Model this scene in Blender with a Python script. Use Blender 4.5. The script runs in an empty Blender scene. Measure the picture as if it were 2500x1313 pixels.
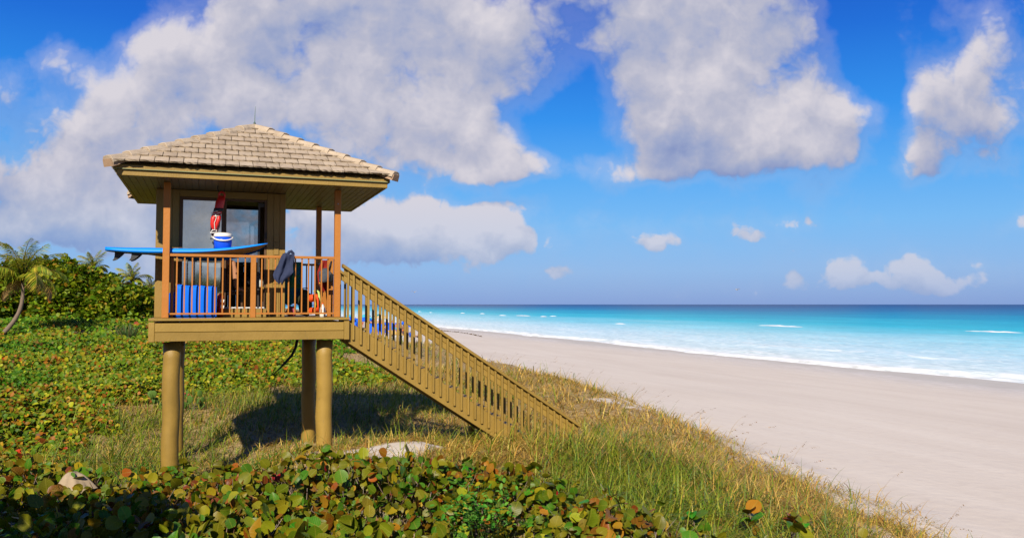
import bpy, bmesh, math, random
import numpy as np
from mathutils import Vector, Matrix, Quaternion

random.seed(7)
rng = np.random.default_rng(11)
S = bpy.context.scene
COL = S.collection
PI = math.pi
R = math.radians

# ------------------------------------------------------------------ camera, sky, sun, exposure
F = 2000.0 / 2500.0                       # focal length in frame widths
PITCH = math.atan(86.5 / 2000.0)
EYE = Vector((0.0, 0.0, 5.5))
cam_d = bpy.data.cameras.new('camera')
cam = bpy.data.objects.new('camera', cam_d)
COL.objects.link(cam)
cam_d.sensor_width = 36.0
cam_d.lens = 36.0 * F
cam_d.clip_start = 0.05
cam_d.clip_end = 150000.0
cam.location = EYE
cam.rotation_euler = (PI / 2 + PITCH, 0, 0)
S.camera = cam

SUN_EL, SUN_AZ = R(33.0), R(6.0)          # the light travels towards +Y, a little to +X
SUN_D = Vector((math.sin(SUN_AZ) * math.cos(SUN_EL), math.cos(SUN_AZ) * math.cos(SUN_EL), -math.sin(SUN_EL)))
sun_l = bpy.data.lights.new('sun', 'SUN')
sun_l.energy = 5.0
sun_l.angle = R(0.53)
sun_l.color = (1.0, 0.90, 0.74)
sun = bpy.data.objects.new('sun', sun_l)
sun.rotation_euler = SUN_D.to_track_quat('-Z', 'Y').to_euler()
sun.location = (0, -30, 40)
COL.objects.link(sun)

S.view_settings.view_transform = 'Standard'
S.view_settings.look = 'None'
S.view_settings.exposure = 0.65
S.view_settings.gamma = 1.0
S.view_settings.use_curve_mapping = False
S.cycles.use_denoising = True
S.cycles.max_bounces = 6
S.cycles.diffuse_bounces = 2
S.cycles.glossy_bounces = 3
S.cycles.transparent_max_bounces = 6
S.cycles.caustics_reflective = False
S.cycles.caustics_refractive = False


class NT:
    """A little helper for writing node trees as expressions."""
    def __init__(self, tree):
        self.t = tree

    def n(self, kind, **kw):
        nd = self.t.nodes.new(kind)
        for k, v in kw.items():
            setattr(nd, k, v)
        return nd

    def put(self, sock, v):
        if v is None:
            return
        if hasattr(v, 'is_output') or isinstance(v, bpy.types.NodeSocket):
            self.t.links.new(v, sock)
        else:
            try:
                sock.default_value = v
            except Exception:
                sock.default_value = tuple(v) + (1.0,)

    def m(self, op, a, b=None, c=None, clamp=False):
        nd = self.n('ShaderNodeMath', operation=op, use_clamp=clamp)
        for i, v in enumerate((a, b, c)):
            self.put(nd.inputs[i], v)
        return nd.outputs[0]

    def vm(self, op, a, b=None, out=0, scale=None):
        nd = self.n('ShaderNodeVectorMath', operation=op)
        self.put(nd.inputs[0], a)
        if b is not None:
            self.put(nd.inputs[1], b)
        if scale is not None:
            self.put(nd.inputs['Scale'], scale)
        return nd.outputs[out]

    def noise(self, vec, scale, detail=4, rough=0.5, dist=0.0, dims='3D', color=False):
        nd = self.n('ShaderNodeTexNoise', noise_dimensions=dims)
        if vec is not None:
            self.put(nd.inputs['Vector'], vec)
        self.put(nd.inputs['Scale'], scale)
        self.put(nd.inputs['Detail'], detail)
        self.put(nd.inputs['Roughness'], rough)
        self.put(nd.inputs['Distortion'], dist)
        return nd.outputs['Color' if color else 'Fac']

    def step(self, x, lo, hi, a=0.0, b=1.0, kind='SMOOTHSTEP'):
        nd = self.n('ShaderNodeMapRange', interpolation_type=kind)
        nd.clamp = True
        self.put(nd.inputs['Value'], x)
        for k, v in (('From Min', lo), ('From Max', hi), ('To Min', a), ('To Max', b)):
            self.put(nd.inputs[k], v)
        return nd.outputs[0]

    def mix(self, f, a, b, blend='MIX'):
        nd = self.n('ShaderNodeMix', data_type='RGBA', blend_type=blend)
        self.put(nd.inputs[0], f)
        self.put(nd.inputs[6], a)
        self.put(nd.inputs[7], b)
        return nd.outputs[2]

    def ramp(self, f, stops, interp='LINEAR'):
        nd = self.n('ShaderNodeValToRGB')
        nd.color_ramp.interpolation = interp
        el = nd.color_ramp.elements
        while len(el) < len(stops):
            el.new(0.5)
        for e, (p, c) in zip(el, stops):
            e.position = p
            e.color = tuple(c) + (1.0,) if len(c) == 3 else c
        self.put(nd.inputs[0], f)
        return nd.outputs[0]

    def sep(self, v):
        nd = self.n('ShaderNodeSeparateXYZ')
        self.put(nd.inputs[0], v)
        return nd.outputs

    def comb(self, x, y, z=0.0):
        nd = self.n('ShaderNodeCombineXYZ')
        for i, v in enumerate((x, y, z)):
            self.put(nd.inputs[i], v)
        return nd.outputs[0]


# ---- sky: Nishita plus clouds given by direction
def cloud_group():
    g = bpy.data.node_groups.new('cloud_density', 'ShaderNodeTree')
    g.interface.new_socket('P', in_out='INPUT', socket_type='NodeSocketVector')
    g.interface.new_socket('D', in_out='OUTPUT', socket_type='NodeSocketFloat')
    n = NT(g)
    gi = n.n('NodeGroupInput')
    go = n.n('NodeGroupOutput')
    P = gi.outputs[0]
    w1 = n.vm('SUBTRACT', n.noise(P, 4.5, 4, 0.55, dims='2D', color=True), (0.5, 0.5, 0.5))
    Pw = n.vm('ADD', P, n.vm('SCALE', w1, scale=0.10))
    # (x, y, rx, ry, weight): where the cloud banks stand, as directions
    B = [(660, 180, 360, 160, 1.1), (410, 220, 200, 105, .95), (980, 120, 380, 210, 1.1), (1130, 330, 190, 130, .95), (800, 20, 260, 110, .8), (570, 60, 110, 60, .5),
         (120, 410, 360, 95, .95), (330, 470, 220, 85, .8), (150, 575, 330, 70, 1.05), (420, 570, 200, 70, .8), (130, 125, 75, 45, .46), (15, 250, 60, 45, .42), (250, 330, 160, 60, .6),
         (1560, 50, 250, 170, .95), (1800, 110, 250, 260, 1.25), (1760, 320, 270, 80, 1.0), (2020, 330, 170, 75, .95), (1560, 385, 130, 40, .6),
         (1250, 410, 130, 55, .75), (2385, 190, 180, 115, .92), (2340, 305, 140, 62, .8), (2255, 412, 95, 34, 1.0), (2470, 80, 50, 80, .5),
         (1130, 585, 240, 55, 1.05), (1240, 515, 55, 50, .8), (1010, 510, 90, 45, .8), (820, 570, 160, 60, .85),
         (2225, 632, 66, 44, 1.05), (2065, 640, 52, 30, .95), (2130, 672, 40, 16, .5), (2290, 665, 40, 20, .6), (1930, 655, 38, 27, .82), (1360, 682, 40, 22, .6), (1795, 560, 32, 30, .6), (1830, 585, 50, 18, .5),
         (2490, 545, 70, 34, .7), (2420, 655, 70, 35, .55), (1640, 582, 50, 24, .42), (1575, 578, 22, 20, .42), (1900, 552, 50, 16, .42), (1965, 552, 25, 16, .4), (1480, 688, 60, 22, .36),
         (2100, 690, 330, 22, .42), (1650, 690, 120, 20, .34),
         (1340, 285, 105, 80, -1.35), (1490, 335, 95, 45, -.7), (2150, 110, 60, 190, -1.3), (2195, 250, 45, 150, -1.0), (2160, 395, 40, 50, -.6), (1390, 150, 45, 110, -.55), (1330, 60, 40, 60, -.35), (520, 330, 90, 40, -.35), (900, 300, 60, 40, -.3), (150, 40, 330, 75, -.8), (250, 160, 60, 90, -.4), (1230, 468, 170, 20, -.8), (300, 515, 90, 16, -.35), (1900, 460, 500, 40, -.4)]
    acc = None
    for (cx, cy, rx, ry, wt) in B:
        q = n.vm('SUBTRACT', Pw, ((cx - 1250) / 2000, (743 - cy) / 2000, 0))
        q = n.vm('MULTIPLY', q, (2000 / rx * .9, 2000 / ry * .9, 0))
        e = n.m('EXPONENT', n.m('MULTIPLY', n.vm('DOT_PRODUCT', q, q, out=1), -1.0))
        acc = n.m('MULTIPLY_ADD', e, wt, acc if acc is not None else 0.0)
    acc = n.m('MINIMUM', acc, 1.42)
    f1 = n.noise(n.vm('MULTIPLY', P, (1, 1.25, 1)), 6.5, 10, 0.56, dims='2D')
    f2 = n.noise(Pw, 24.0, 6, 0.6, dims='2D')
    d = n.m('MULTIPLY_ADD', n.m('SUBTRACT', f1, 0.5), 1.75, acc)
    d = n.m('MULTIPLY_ADD', n.m('SUBTRACT', f2, 0.5), 0.38, d)
    vo = n.n('ShaderNodeTexVoronoi', voronoi_dimensions='2D', feature='F1')
    n.put(vo.inputs['Vector'], n.vm('ADD', P, n.vm('SCALE', n.vm('SUBTRACT', n.noise(P, 16.0, 3, .6, dims='2D', color=True), (.5, .5, .5)), scale=.045)))
    vo.inputs['Scale'].default_value = 15.0
    vo.inputs['Detail'].default_value = 3.0
    vo.inputs['Roughness'].default_value = 0.55
    vo.inputs['Lacunarity'].default_value = 2.1
    d = n.m('MULTIPLY_ADD', n.m('SUBTRACT', 0.60, vo.outputs['Distance']), 0.55, d)
    g.links.new(d, go.inputs[0])
    return g


def make_world():
    w = bpy.data.worlds.new('World')
    S.world = w
    w.use_nodes = True
    w.cycles.sampling_method = 'MANUAL'
    w.cycles.sample_map_resolution = 512
    t = w.node_tree
    t.nodes.clear()
    n = NT(t)
    out = n.n('ShaderNodeOutputWorld')
    bg = n.n('ShaderNodeBackground')
    sky = n.n('ShaderNodeTexSky', sky_type='NISHITA')
    sky.sun_disc = False
    sky.sun_elevation = SUN_EL
    sky.sun_rotation = PI + SUN_AZ
    sky.altitude = 0
    sky.air_density = 1.0
    sky.dust_density = 0.6
    sky.ozone_density = 2.2
    D = n.n('ShaderNodeTexCoord').outputs['Generated']
    dx, dy, dz = n.sep(D)
    hs = n.n('ShaderNodeHueSaturation')
    n.put(hs.inputs['Hue'], 0.508)
    n.put(hs.inputs['Saturation'], SKY_SAT)
    n.put(hs.inputs['Value'], SKY_VAL)
    t.links.new(sky.outputs[0], hs.inputs['Color'])
    skyc = hs.outputs[0]
    up = n.m('MAXIMUM', dz, 0.0)
    # air above the sea: a pale violet band low down, deeper blue higher up
    tinted = n.mix(1.0, n.ramp(n.m('MULTIPLY', up, 2.0), SKY_TINT), (6.3, 6.3, 6.3, 1), 'MULTIPLY')
    skyc = n.mix(0.88, skyc, tinted)
    yy = n.m('MAXIMUM', dy, 0.15)
    P = n.comb(n.m('DIVIDE', dx, yy), n.m('DIVIDE', dz, yy))
    grp = cloud_group()

    def dens(v):
        g = n.n('ShaderNodeGroup')
        g.node_tree = grp
        t.links.new(v, g.inputs[0])
        return g.outputs[0]
    d0 = dens(P)
    d1 = dens(n.vm('ADD', P, (-0.010, 0.030, 0)))
    front = n.step(dy, 0.22, 0.40)
    # the rest of the dome: unseen cloud, thinned overhead to cut fill, thicker low for the glass
    rest = n.noise(n.vm('MULTIPLY', D, (1, 1, 2.0)), 2.1, 9, 0.55)
    rest = n.m('MULTIPLY_ADD', rest, 2.4, n.step(dz, .06, .42, -.62, -1.25))
    nd = n.n('ShaderNodeMix', data_type='FLOAT')
    n.put(nd.inputs[0], front)
    n.put(nd.inputs[2], rest)
    n.put(nd.inputs[3], d0)
    dd = nd.outputs[0]
    wide = n.step(dz, .08, .24)
    alpha = n.step(dd, n.m('MULTIPLY_ADD', wide, -.14, .36), n.m('MULTIPLY_ADD', wide, .42, .64))
    veil = n.m('MULTIPLY', n.step(dd, -.28, .55), n.step(dz, .06, .18, .10, .26))
    alpha = n.m('MAXIMUM', alpha, veil)
    alpha = n.m('MULTIPLY', alpha, n.step(dz, -0.002, 0.05, 0.55, 1.0))
    emb = n.m('MULTIPLY_ADD', n.m('SUBTRACT', d0, d1), 0.55, 0.60)
    soft = n.noise(P, 3.2, 5, 0.5, dims='2D')
    lit = n.m('MULTIPLY_ADD', n.m('SUBTRACT', soft, 0.5), 1.7, emb)
    thick = n.step(dd, 0.8, 1.7)
    lit = n.m('SUBTRACT', lit, n.m('MULTIPLY', thick, 0.16), clamp=True)
    lit = n.m('MAXIMUM', lit, n.step(dd, .15, .75, .66, .0))
    cc = n.ramp(lit, [(0.0, (.22, .29, .55)), (0.3, (.33, .39, .60)), (0.62, (.49, .50, .62)), (1.0, (.70, .67, .73))])
    cc = n.mix(1.0, cc, (6.3, 6.3, 6.3, 1), 'MULTIPLY')
    far = n.step(dz, 0.0, 0.16, 0.42, 0.0)
    cc = n.mix(far, cc, skyc)
    n.put(bg.inputs['Color'], n.mix(alpha, skyc, cc))
    bg.inputs['Strength'].default_value = 0.1
    t.links.new(bg.outputs[0], out.inputs[0])


SKY_SAT, SKY_VAL = 1.25, .78
SKY_TINT = [(0.0, (.19, .33, .72)), (0.08, (.22, .43, .82)), (0.19, (.155, .46, .90)), (0.30, (.085, .40, .91)), (0.44, (.015, .275, .87)),
            (0.61, (.002, .145, .71)), (0.72, (.001, .095, .60)), (1.0, (.002, .06, .40))]
make_world()

# ------------------------------------------------------------------ frames, naming, tagging
TH = R(20.2)
CT, ST = math.cos(TH), math.sin(TH)
DECK = Vector((-5.695, 12.9, 5.25))        # near left corner of the tower deck; u runs along its front, v along the coast


def tw(u, v, z):
    return Vector((DECK.x + u * CT - v * ST, DECK.y + u * ST + v * CT, DECK.z + z))


def pix(px, py):
    a = (px - 1250) / 2000.0
    b = -(py - 656.5) / 2000.0
    return Vector((a, math.cos(PITCH) - b * math.sin(PITCH), math.sin(PITCH) + b * math.cos(PITCH)))


def at_dist(px, py, Y):
    d = pix(px, py)
    return EYE + d * (Y / d.y)


def tag(o, label=None, cat=None, group=None, kind=None):
    for k, v in (('label', label), ('category', cat), ('group', group), ('kind', kind)):
        if v:
            o[k] = v
    return o


def empty(name, loc, rz=0.0, label=None, cat=None, group=None):
    o = bpy.data.objects.new(name, None)
    COL.objects.link(o)
    o.empty_display_size = 0.2
    o.location = loc
    o.rotation_euler = (0, 0, rz)
    return tag(o, label, cat, group)


def link(name, me, mat=None, parent=None, loc=(0, 0, 0), rot=(0, 0, 0)):
    o = bpy.data.objects.new(name, me)
    COL.objects.link(o)
    if mat is not None and not me.materials:
        me.materials.append(mat)
    if parent is not None:
        o.parent = parent
    o.location = loc
    o.rotation_euler = rot
    return o


def kids(o):
    return [c for c in COL.objects if c.parent == o]


def copy_tree(o, parent=None):
    c = o.copy()
    COL.objects.link(c)
    if parent is not None:
        c.parent = parent
    for ch in list(o.children):
        copy_tree(ch, c)
    return c


# ------------------------------------------------------------------ mesh helpers
def bm_mesh(name, bm, smooth=False):
    me = bpy.data.meshes.new(name)
    bmesh.ops.recalc_face_normals(bm, faces=bm.faces)
    bm.to_mesh(me)
    bm.free()
    if smooth:
        me.polygons.foreach_set('use_smooth', np.ones(len(me.polygons), dtype=bool))
    return me


_boxes = {}


def box_mesh(sx, sy, sz, bev=0.006):
    key = (round(sx, 4), round(sy, 4), round(sz, 4), bev)
    if key in _boxes:
        return _boxes[key]
    bm = bmesh.new()
    bmesh.ops.create_cube(bm, size=1.0)
    bmesh.ops.scale(bm, vec=(sx, sy, sz), verts=bm.verts)
    if bev:
        bmesh.ops.bevel(bm, geom=list(bm.edges), offset=min(bev, sx * .3, sy * .3, sz * .3), segments=1, affect='EDGES', profile=0.5)
    me = bm_mesh('box', bm)
    _boxes[key] = me
    return me


def box(name, p0, p1, mat, parent, bev=0.006, dz=0.0, rot=(0, 0, 0)):
    """A bevelled board from corner to corner; meshes are shared per size and material."""
    s = [abs(b - a) for a, b in zip(p0, p1)]
    me = box_mesh(s[0], s[1], s[2], bev)
    key = (me.name, mat.name)
    if key not in _boxes:
        m2 = me.copy()
        m2.materials.clear()
        m2.materials.append(mat)
        _boxes[key] = m2
    me = _boxes[key]
    c = [(a + b) / 2 for a, b in zip(p0, p1)]
    return link(name, me, None, parent, (c[0], c[1], c[2] + dz), rot)


def bm_box(bm, p0, p1, M=None):
    r = bmesh.ops.create_cube(bm, size=1.0)
    vs = r['verts']
    s = [abs(b - a) for a, b in zip(p0, p1)]
    c = [(a + b) / 2 for a, b in zip(p0, p1)]
    bmesh.ops.scale(bm, vec=s, verts=vs)
    bmesh.ops.translate(bm, vec=c, verts=vs)
    if M is not None:
        bmesh.ops.transform(bm, matrix=M, verts=vs)
    return vs


def bm_tube(bm, pts, radii, seg=8, cap=True):
    pts = [Vector(p) for p in pts]
    if not hasattr(radii, '__len__'):
        radii = [radii] * len(pts)
    rings = []
    prev = None
    for i, p in enumerate(pts):
        d = (pts[min(i + 1, len(pts) - 1)] - pts[max(i - 1, 0)]).normalized()
        if prev is None:
            a = d.orthogonal().normalized()
        else:
            a = (prev - d * prev.dot(d))
            a = a.normalized() if a.length > 1e-5 else d.orthogonal().normalized()
        prev = a
        b = d.cross(a)
        rings.append([bm.verts.new(p + (a * math.cos(2 * PI * k / seg) + b * math.sin(2 * PI * k / seg)) * radii[i]) for k in range(seg)])
    for i in range(len(rings) - 1):
        for k in range(seg):
            bm.faces.new((rings[i][k], rings[i][(k + 1) % seg], rings[i + 1][(k + 1) % seg], rings[i + 1][k]))
    if cap:
        bm.faces.new(rings[0][::-1])
        bm.faces.new(rings[-1])


def bm_lathe(bm, prof, seg=24, c=(0, 0, 0)):
    rings = []
    for (r, z) in prof:
        if r < 1e-5:
            rings.append([bm.verts.new((c[0], c[1], c[2] + z))])
        else:
            rings.append([bm.verts.new((c[0] + r * math.cos(2 * PI * k / seg), c[1] + r * math.sin(2 * PI * k / seg), c[2] + z)) for k in range(seg)])
    for a, b in zip(rings, rings[1:]):
        for k in range(seg):
            k2 = (k + 1) % seg
            if len(a) == 1 and len(b) > 1:
                bm.faces.new((a[0], b[k], b[k2]))
            elif len(b) == 1 and len(a) > 1:
                bm.faces.new((a[k], a[k2], b[0]))
            elif len(a) > 1:
                bm.faces.new((a[k], a[k2], b[k2], b[k]))


def np_mesh(name, V, T, tint=None, lp=None, smooth=True):
    me = bpy.data.meshes.new(name)
    V = np.ascontiguousarray(V, dtype=np.float32)
    T = np.ascontiguousarray(T, dtype=np.int32)
    me.vertices.add(len(V))
    me.vertices.foreach_set('co', V.ravel())
    k = T.shape[1]
    me.loops.add(T.size)
    me.loops.foreach_set('vertex_index', T.ravel())
    me.polygons.add(len(T))
    me.polygons.foreach_set('loop_start', np.arange(0, T.size, k, dtype=np.int32))
    if tint is not None:
        a = me.attributes.new('tint', 'FLOAT_COLOR', 'POINT')
        c4 = np.ones((len(V), 4), dtype=np.float32)
        c4[:, :3] = tint
        a.data.foreach_set('color', c4.ravel())
    if lp is not None:
        a = me.attributes.new('lp', 'FLOAT_VECTOR', 'POINT')
        a.data.foreach_set('vector', np.ascontiguousarray(lp, dtype=np.float32).ravel())
    if smooth:
        me.polygons.foreach_set('use_smooth', np.ones(len(T), dtype=bool))
    me.update(calc_edges=True)
    me.validate()
    return me


def vnoise(x, y, seed=0):
    x = np.asarray(x, dtype=np.float64)
    y = np.asarray(y, dtype=np.float64)
    xi = np.floor(x).astype(np.int64)
    yi = np.floor(y).astype(np.int64)
    xf, yf = x - xi, y - yi
    xf = xf * xf * (3 - 2 * xf)
    yf = yf * yf * (3 - 2 * yf)

    def h(a, b):
        k = (a * 374761393 + b * 668265263 + seed * 144665) & 0x7fffffff
        k = ((k ^ (k >> 13)) * 1274126177) & 0x7fffffff
        return ((k ^ (k >> 16)) & 0xffff) / 65535.0
    return (h(xi, yi) * (1 - xf) + h(xi + 1, yi) * xf) * (1 - yf) + (h(xi, yi + 1) * (1 - xf) + h(xi + 1, yi + 1) * xf) * yf


def fbm(x, y, seed=0, oct=4):
    s, a, t = 0, 1.0, 0
    for i in range(oct):
        s = s + a * vnoise(np.asarray(x) * 2 ** i, np.asarray(y) * 2 ** i, seed + i * 17)
        t += a
        a *= 0.5
    return s / t


def sstep(x, a, b):
    t = np.clip((np.asarray(x, dtype=np.float64) - a) / (b - a), 0, 1)
    return t * t * (3 - 2 * t)


# ------------------------------------------------------------------ materials
def new_mat(name):
    m = bpy.data.materials.new(name)
    m.use_nodes = True
    m.node_tree.nodes.clear()
    n = NT(m.node_tree)
    out = n.n('ShaderNodeOutputMaterial')
    return m, n, out


def principled(n, out, color, rough=0.5, spec=0.5, metal=0.0, bump=None, bstr=0.3, bdist=0.01, **kw):
    p = n.n('ShaderNodeBsdfPrincipled')
    n.put(p.inputs['Base Color'], color)
    n.put(p.inputs['Roughness'], rough)
    n.put(p.inputs['Specular IOR Level'], spec)
    n.put(p.inputs['Metallic'], metal)
    for k, v in kw.items():
        n.put(p.inputs[k], v)
    if bump is not None:
        b = n.n('ShaderNodeBump')
        b.inputs['Strength'].default_value = bstr
        b.inputs['Distance'].default_value = bdist
        n.put(b.inputs['Height'], bump)
        n.t.links.new(b.outputs[0], p.inputs['Normal'])
    if out is not None:
        n.t.links.new(p.outputs[0], out.inputs[0])
    return p


ALB = 0.80


def painted(name, col, var=0.18, rough=0.5, scale=1.0, grain=True, dirt=(.10, .075, .04), dirt_amt=0.35, spec=0.35):
    m, n, out = new_mat(name)
    tc = n.n('ShaderNodeTexCoord').outputs['Object']
    geo = n.n('ShaderNodeNewGeometry')
    oi = n.n('ShaderNodeObjectInfo').outputs['Random']
    wp = n.vm('ADD', geo.outputs['Position'], n.comb(n.m('MULTIPLY', oi, 7.0), 0.0, n.m('MULTIPLY', oi, 3.0)))
    big = n.noise(wp, 2.2 * scale, 4, 0.6)
    fine = n.noise(wp, 38 * scale, 5, 0.65)
    v = n.m('ADD', n.m('MULTIPLY', n.m('SUBTRACT', big, .5), 2 * var), n.m('MULTIPLY', n.m('SUBTRACT', oi, .5), var * .7))
    v = n.m('ADD', v, n.m('MULTIPLY_ADD', fine, var * .6, 1.0 - var * .3))
    c = n.mix(1.0, tuple(ALB * k for k in col) + (1,), n.comb(v, v, v), 'MULTIPLY')
    # flaked and grimy spots
    sp = n.noise(n.vm('MULTIPLY', wp, (1, 1, .35)), 9 * scale, 6, 0.7)
    d = n.m('MULTIPLY', n.step(sp, .60, .74), dirt_amt)
    c = n.mix(d, c, tuple(dirt) + (1,))
    h = n.m('ADD', n.m('MULTIPLY', n.noise(n.vm('MULTIPLY', wp, (6, 6, 1.2)) if grain else wp, 12 * scale, 5, .6), 1.0), n.m('MULTIPLY', fine, .4))
    principled(n, out, c, n.m('MULTIPLY_ADD', big, .2, rough - .1), spec, bump=h, bstr=.5, bdist=.009)
    return m


def plain(name, col, rough=0.5, spec=0.5, var=0.12, scale=8.0, bstr=0.15, metal=0.0, sheen=0.0):
    m, n, out = new_mat(name)
    tc = n.n('ShaderNodeTexCoord').outputs['Object']
    f = n.noise(tc, scale, 5, 0.6)
    v = n.m('MULTIPLY_ADD', n.m('SUBTRACT', f, .5), 2 * var, 1.0)
    c = n.mix(1.0, tuple(ALB * k for k in col) + (1,), n.comb(v, v, v), 'MULTIPLY')
    g = n.noise(tc, scale * 9, 3, .6)
    kw = {'Sheen Weight': sheen} if sheen else {}
    principled(n, out, c, rough, spec, metal, bump=n.m('ADD', f, n.m('MULTIPLY', g, .4)), bstr=bstr, bdist=.01, **kw)
    return m


def foliage_mat(name, veins=False, rough=0.40, trans=0.26, spec=0.20):
    m, n, out = new_mat(name)
    at = n.n('ShaderNodeAttribute', attribute_name='tint')
    c = at.outputs['Color']
    oi = n.n('ShaderNodeObjectInfo').outputs['Random']
    geo = n.n('ShaderNodeNewGeometry')
    wn = n.noise(geo.outputs['Position'], 55.0 if veins else 14.0, 4, .6)
    v = n.m('MULTIPLY_ADD', wn, .5, .62)
    c = n.mix(1.0, c, n.comb(v, v, v), 'MULTIPLY')
    bump = None
    if veins:
        hs = n.n('ShaderNodeHueSaturation')
        n.put(hs.inputs['Hue'], n.m('MULTIPLY_ADD', oi, .04, .48))
        n.put(hs.inputs['Value'], n.m('MULTIPLY_ADD', oi, .4, .8))
        n.put(hs.inputs['Saturation'], 1.0)
        n.put(hs.inputs['Color'], c)
        c = hs.outputs[0]
        lp = n.n('ShaderNodeAttribute', attribute_name='lp').outputs['Vector']
        x, y, z = n.sep(lp)
        ay = n.m('ABSOLUTE', y)
        mid = n.step(ay, .012, .03, 1.0, 0.0)
        sv = n.m('SINE', n.m('MULTIPLY', n.m('SUBTRACT', x, n.m('MULTIPLY', ay, .8)), 38.0))
        side = n.m('MULTIPLY', n.step(sv, .90, .985), .6)
        vein = n.m('MAXIMUM', mid, side)
        c = n.mix(n.m('MULTIPLY', vein, .45), c, (.27, .24, .03, 1))
        # brown, dried rim on some leaves
        rim = n.m('MULTIPLY', n.step(n.m('ADD', n.m('MULTIPLY', ay, 2.0), n.m('MULTIPLY', wn, .35)), 1.10, 1.2), .7)
        c = n.mix(rim, c, (.24, .095, .02, 1))
        bump = n.m('ADD', n.m('MULTIPLY', vein, -.6), n.m('MULTIPLY', wn, .5))
    p = principled(n, None, c, rough, spec, bump=bump, bstr=.35, bdist=.006)
    tr = n.n('ShaderNodeBsdfTranslucent')
    n.put(tr.inputs[0], n.mix(1.0, c, (1.1, 1.25, .6, 1), 'MULTIPLY'))
    mx = n.n('ShaderNodeMixShader')
    mx.inputs[0].default_value = trans
    n.t.links.new(p.outputs[0], mx.inputs[1])
    n.t.links.new(tr.outputs[0], mx.inputs[2])
    n.t.links.new(mx.outputs[0], out.inputs[0])
    return m


OLIVE = painted('mustard olive paint', (.278, .176, .034), var=.26, dirt_amt=.5)
POLEM = painted('painted round pile', (.30, .188, .034), var=.30, dirt_amt=.55, scale=1.6)
OLIVE2 = painted('mustard olive wall paint', (.27, .165, .035))
ORANGE = painted('orange brown metal paint', (.42, .155, .021), var=.14, grain=False, dirt_amt=.12)
DARKWOOD = painted('dark stained timber', (.10, .048, .018), var=.2)
OLIVE_SHADE = painted('olive board darkened for shade', (.16, .105, .03))  # darker olive puts the shade under the roof into the colour
M_LEAF = foliage_mat('sea grape leaf', True)
M_COVER = foliage_mat('small leaf', False, .5, .30, .18)
M_GRASS = foliage_mat('grass blade', False, .5, .3, .25)
BARK = painted('grey brown bark', (.20, .145, .105), var=.3, rough=.8, dirt_amt=.3)


def tile_mat():
    m, n, out = new_mat('weathered concrete tile')
    geo = n.n('ShaderNodeNewGeometry')
    oi = n.n('ShaderNodeObjectInfo').outputs['Random']
    pos = geo.outputs['Position']
    a = n.noise(pos, 5.0, 6, .65)
    b = n.noise(pos, 60.0, 4, .6)
    c = n.ramp(n.m('ADD', n.m('MULTIPLY', a, .8), n.m('MULTIPLY', oi, .25)), [(.25, (.29, .225, .16)), (.5, (.41, .33, .24)), (.8, (.50, .41, .305))])
    st = n.step(n.noise(n.vm('MULTIPLY', pos, (1, 1, .4)), 11.0, 6, .7), .56, .72)
    c = n.mix(n.m('MULTIPLY', st, .5), c, (.12, .105, .085, 1))
    v = n.m('MULTIPLY_ADD', b, .4, .62)
    c = n.mix(1.0, c, n.comb(v, v, v), 'MULTIPLY')
    principled(n, out, c, .85, .2, bump=n.m('ADD', b, n.m('MULTIPLY', a, .8)), bstr=.5, bdist=.012)
    return m


TILE = tile_mat()
MORTAR = plain('pinkish roof mortar', (.38, .255, .165), .9, .15, .25, 12, .5)


def sand_mat():
    m, n, out = new_mat('pale pink sand')
    at = n.n('ShaderNodeAttribute', attribute_name='tint').outputs['Color']
    veg, wet, soaked = n.sep(at)
    pos = n.n('ShaderNodeNewGeometry').outputs['Position']
    big = n.noise(pos, .12, 5, .55)
    mid = n.noise(pos, 1.6, 5, .6)
    # combed along the coast by the wind and the wash
    cr = n.vm('DOT_PRODUCT', pos, (CT, ST, 0), out=1)
    al = n.vm('DOT_PRODUCT', pos, (-ST, CT, 0), out=1)
    str_ = n.noise(n.comb(n.m('MULTIPLY', cr, .55), n.m('MULTIPLY', al, .06)), 1.0, 6, .62)
    rip = n.noise(n.comb(n.m('MULTIPLY', cr, 2.2), n.m('MULTIPLY', al, .5)), 1.0, 5, .7)
    foot = n.noise(pos, 3.4, 3, .5)
    fine = n.noise(pos, 70.0, 3, .7)
    k = n.m('ADD', n.m('MULTIPLY', big, .35), n.m('MULTIPLY', str_, .65))
    c = n.ramp(k, [(.28, (.485, .425, .355)), (.5, (.535, .475, .40)), (.72, (.58, .525, .448))])
    c = n.mix(n.m('MULTIPLY', n.step(foot, .52, .68), .10), c, (.36, .30, .26, 1))
    c = n.mix(n.m('MULTIPLY', n.step(fine, .4, .8), .16), c, (.56, .48, .42, 1))
    wetc = n.mix(n.step(rip, .42, .62), (.46, .42, .36, 1), (.60, .56, .50, 1))
    c = n.mix(n.m('MULTIPLY', wet, .75), c, wetc)
    c = n.mix(n.m('MULTIPLY', soaked, .55), c, (.40, .37, .30, 1))
    lit = n.mix(n.step(n.noise(pos, 7.0, 6, .65), .35, .65), (.19, .125, .045, 1), (.36, .26, .12, 1))
    c = n.mix(veg, c, lit)
    h = n.m('ADD', n.m('MULTIPLY', foot, 1.0), n.m('ADD', n.m('MULTIPLY', mid, .8), n.m('MULTIPLY', fine, .10)))
    principled(n, out, c, n.m('MULTIPLY_ADD', wet, -.35, .9), .25, bump=h, bstr=.30, bdist=.05)
    return m


SHORE = 53.0


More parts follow.
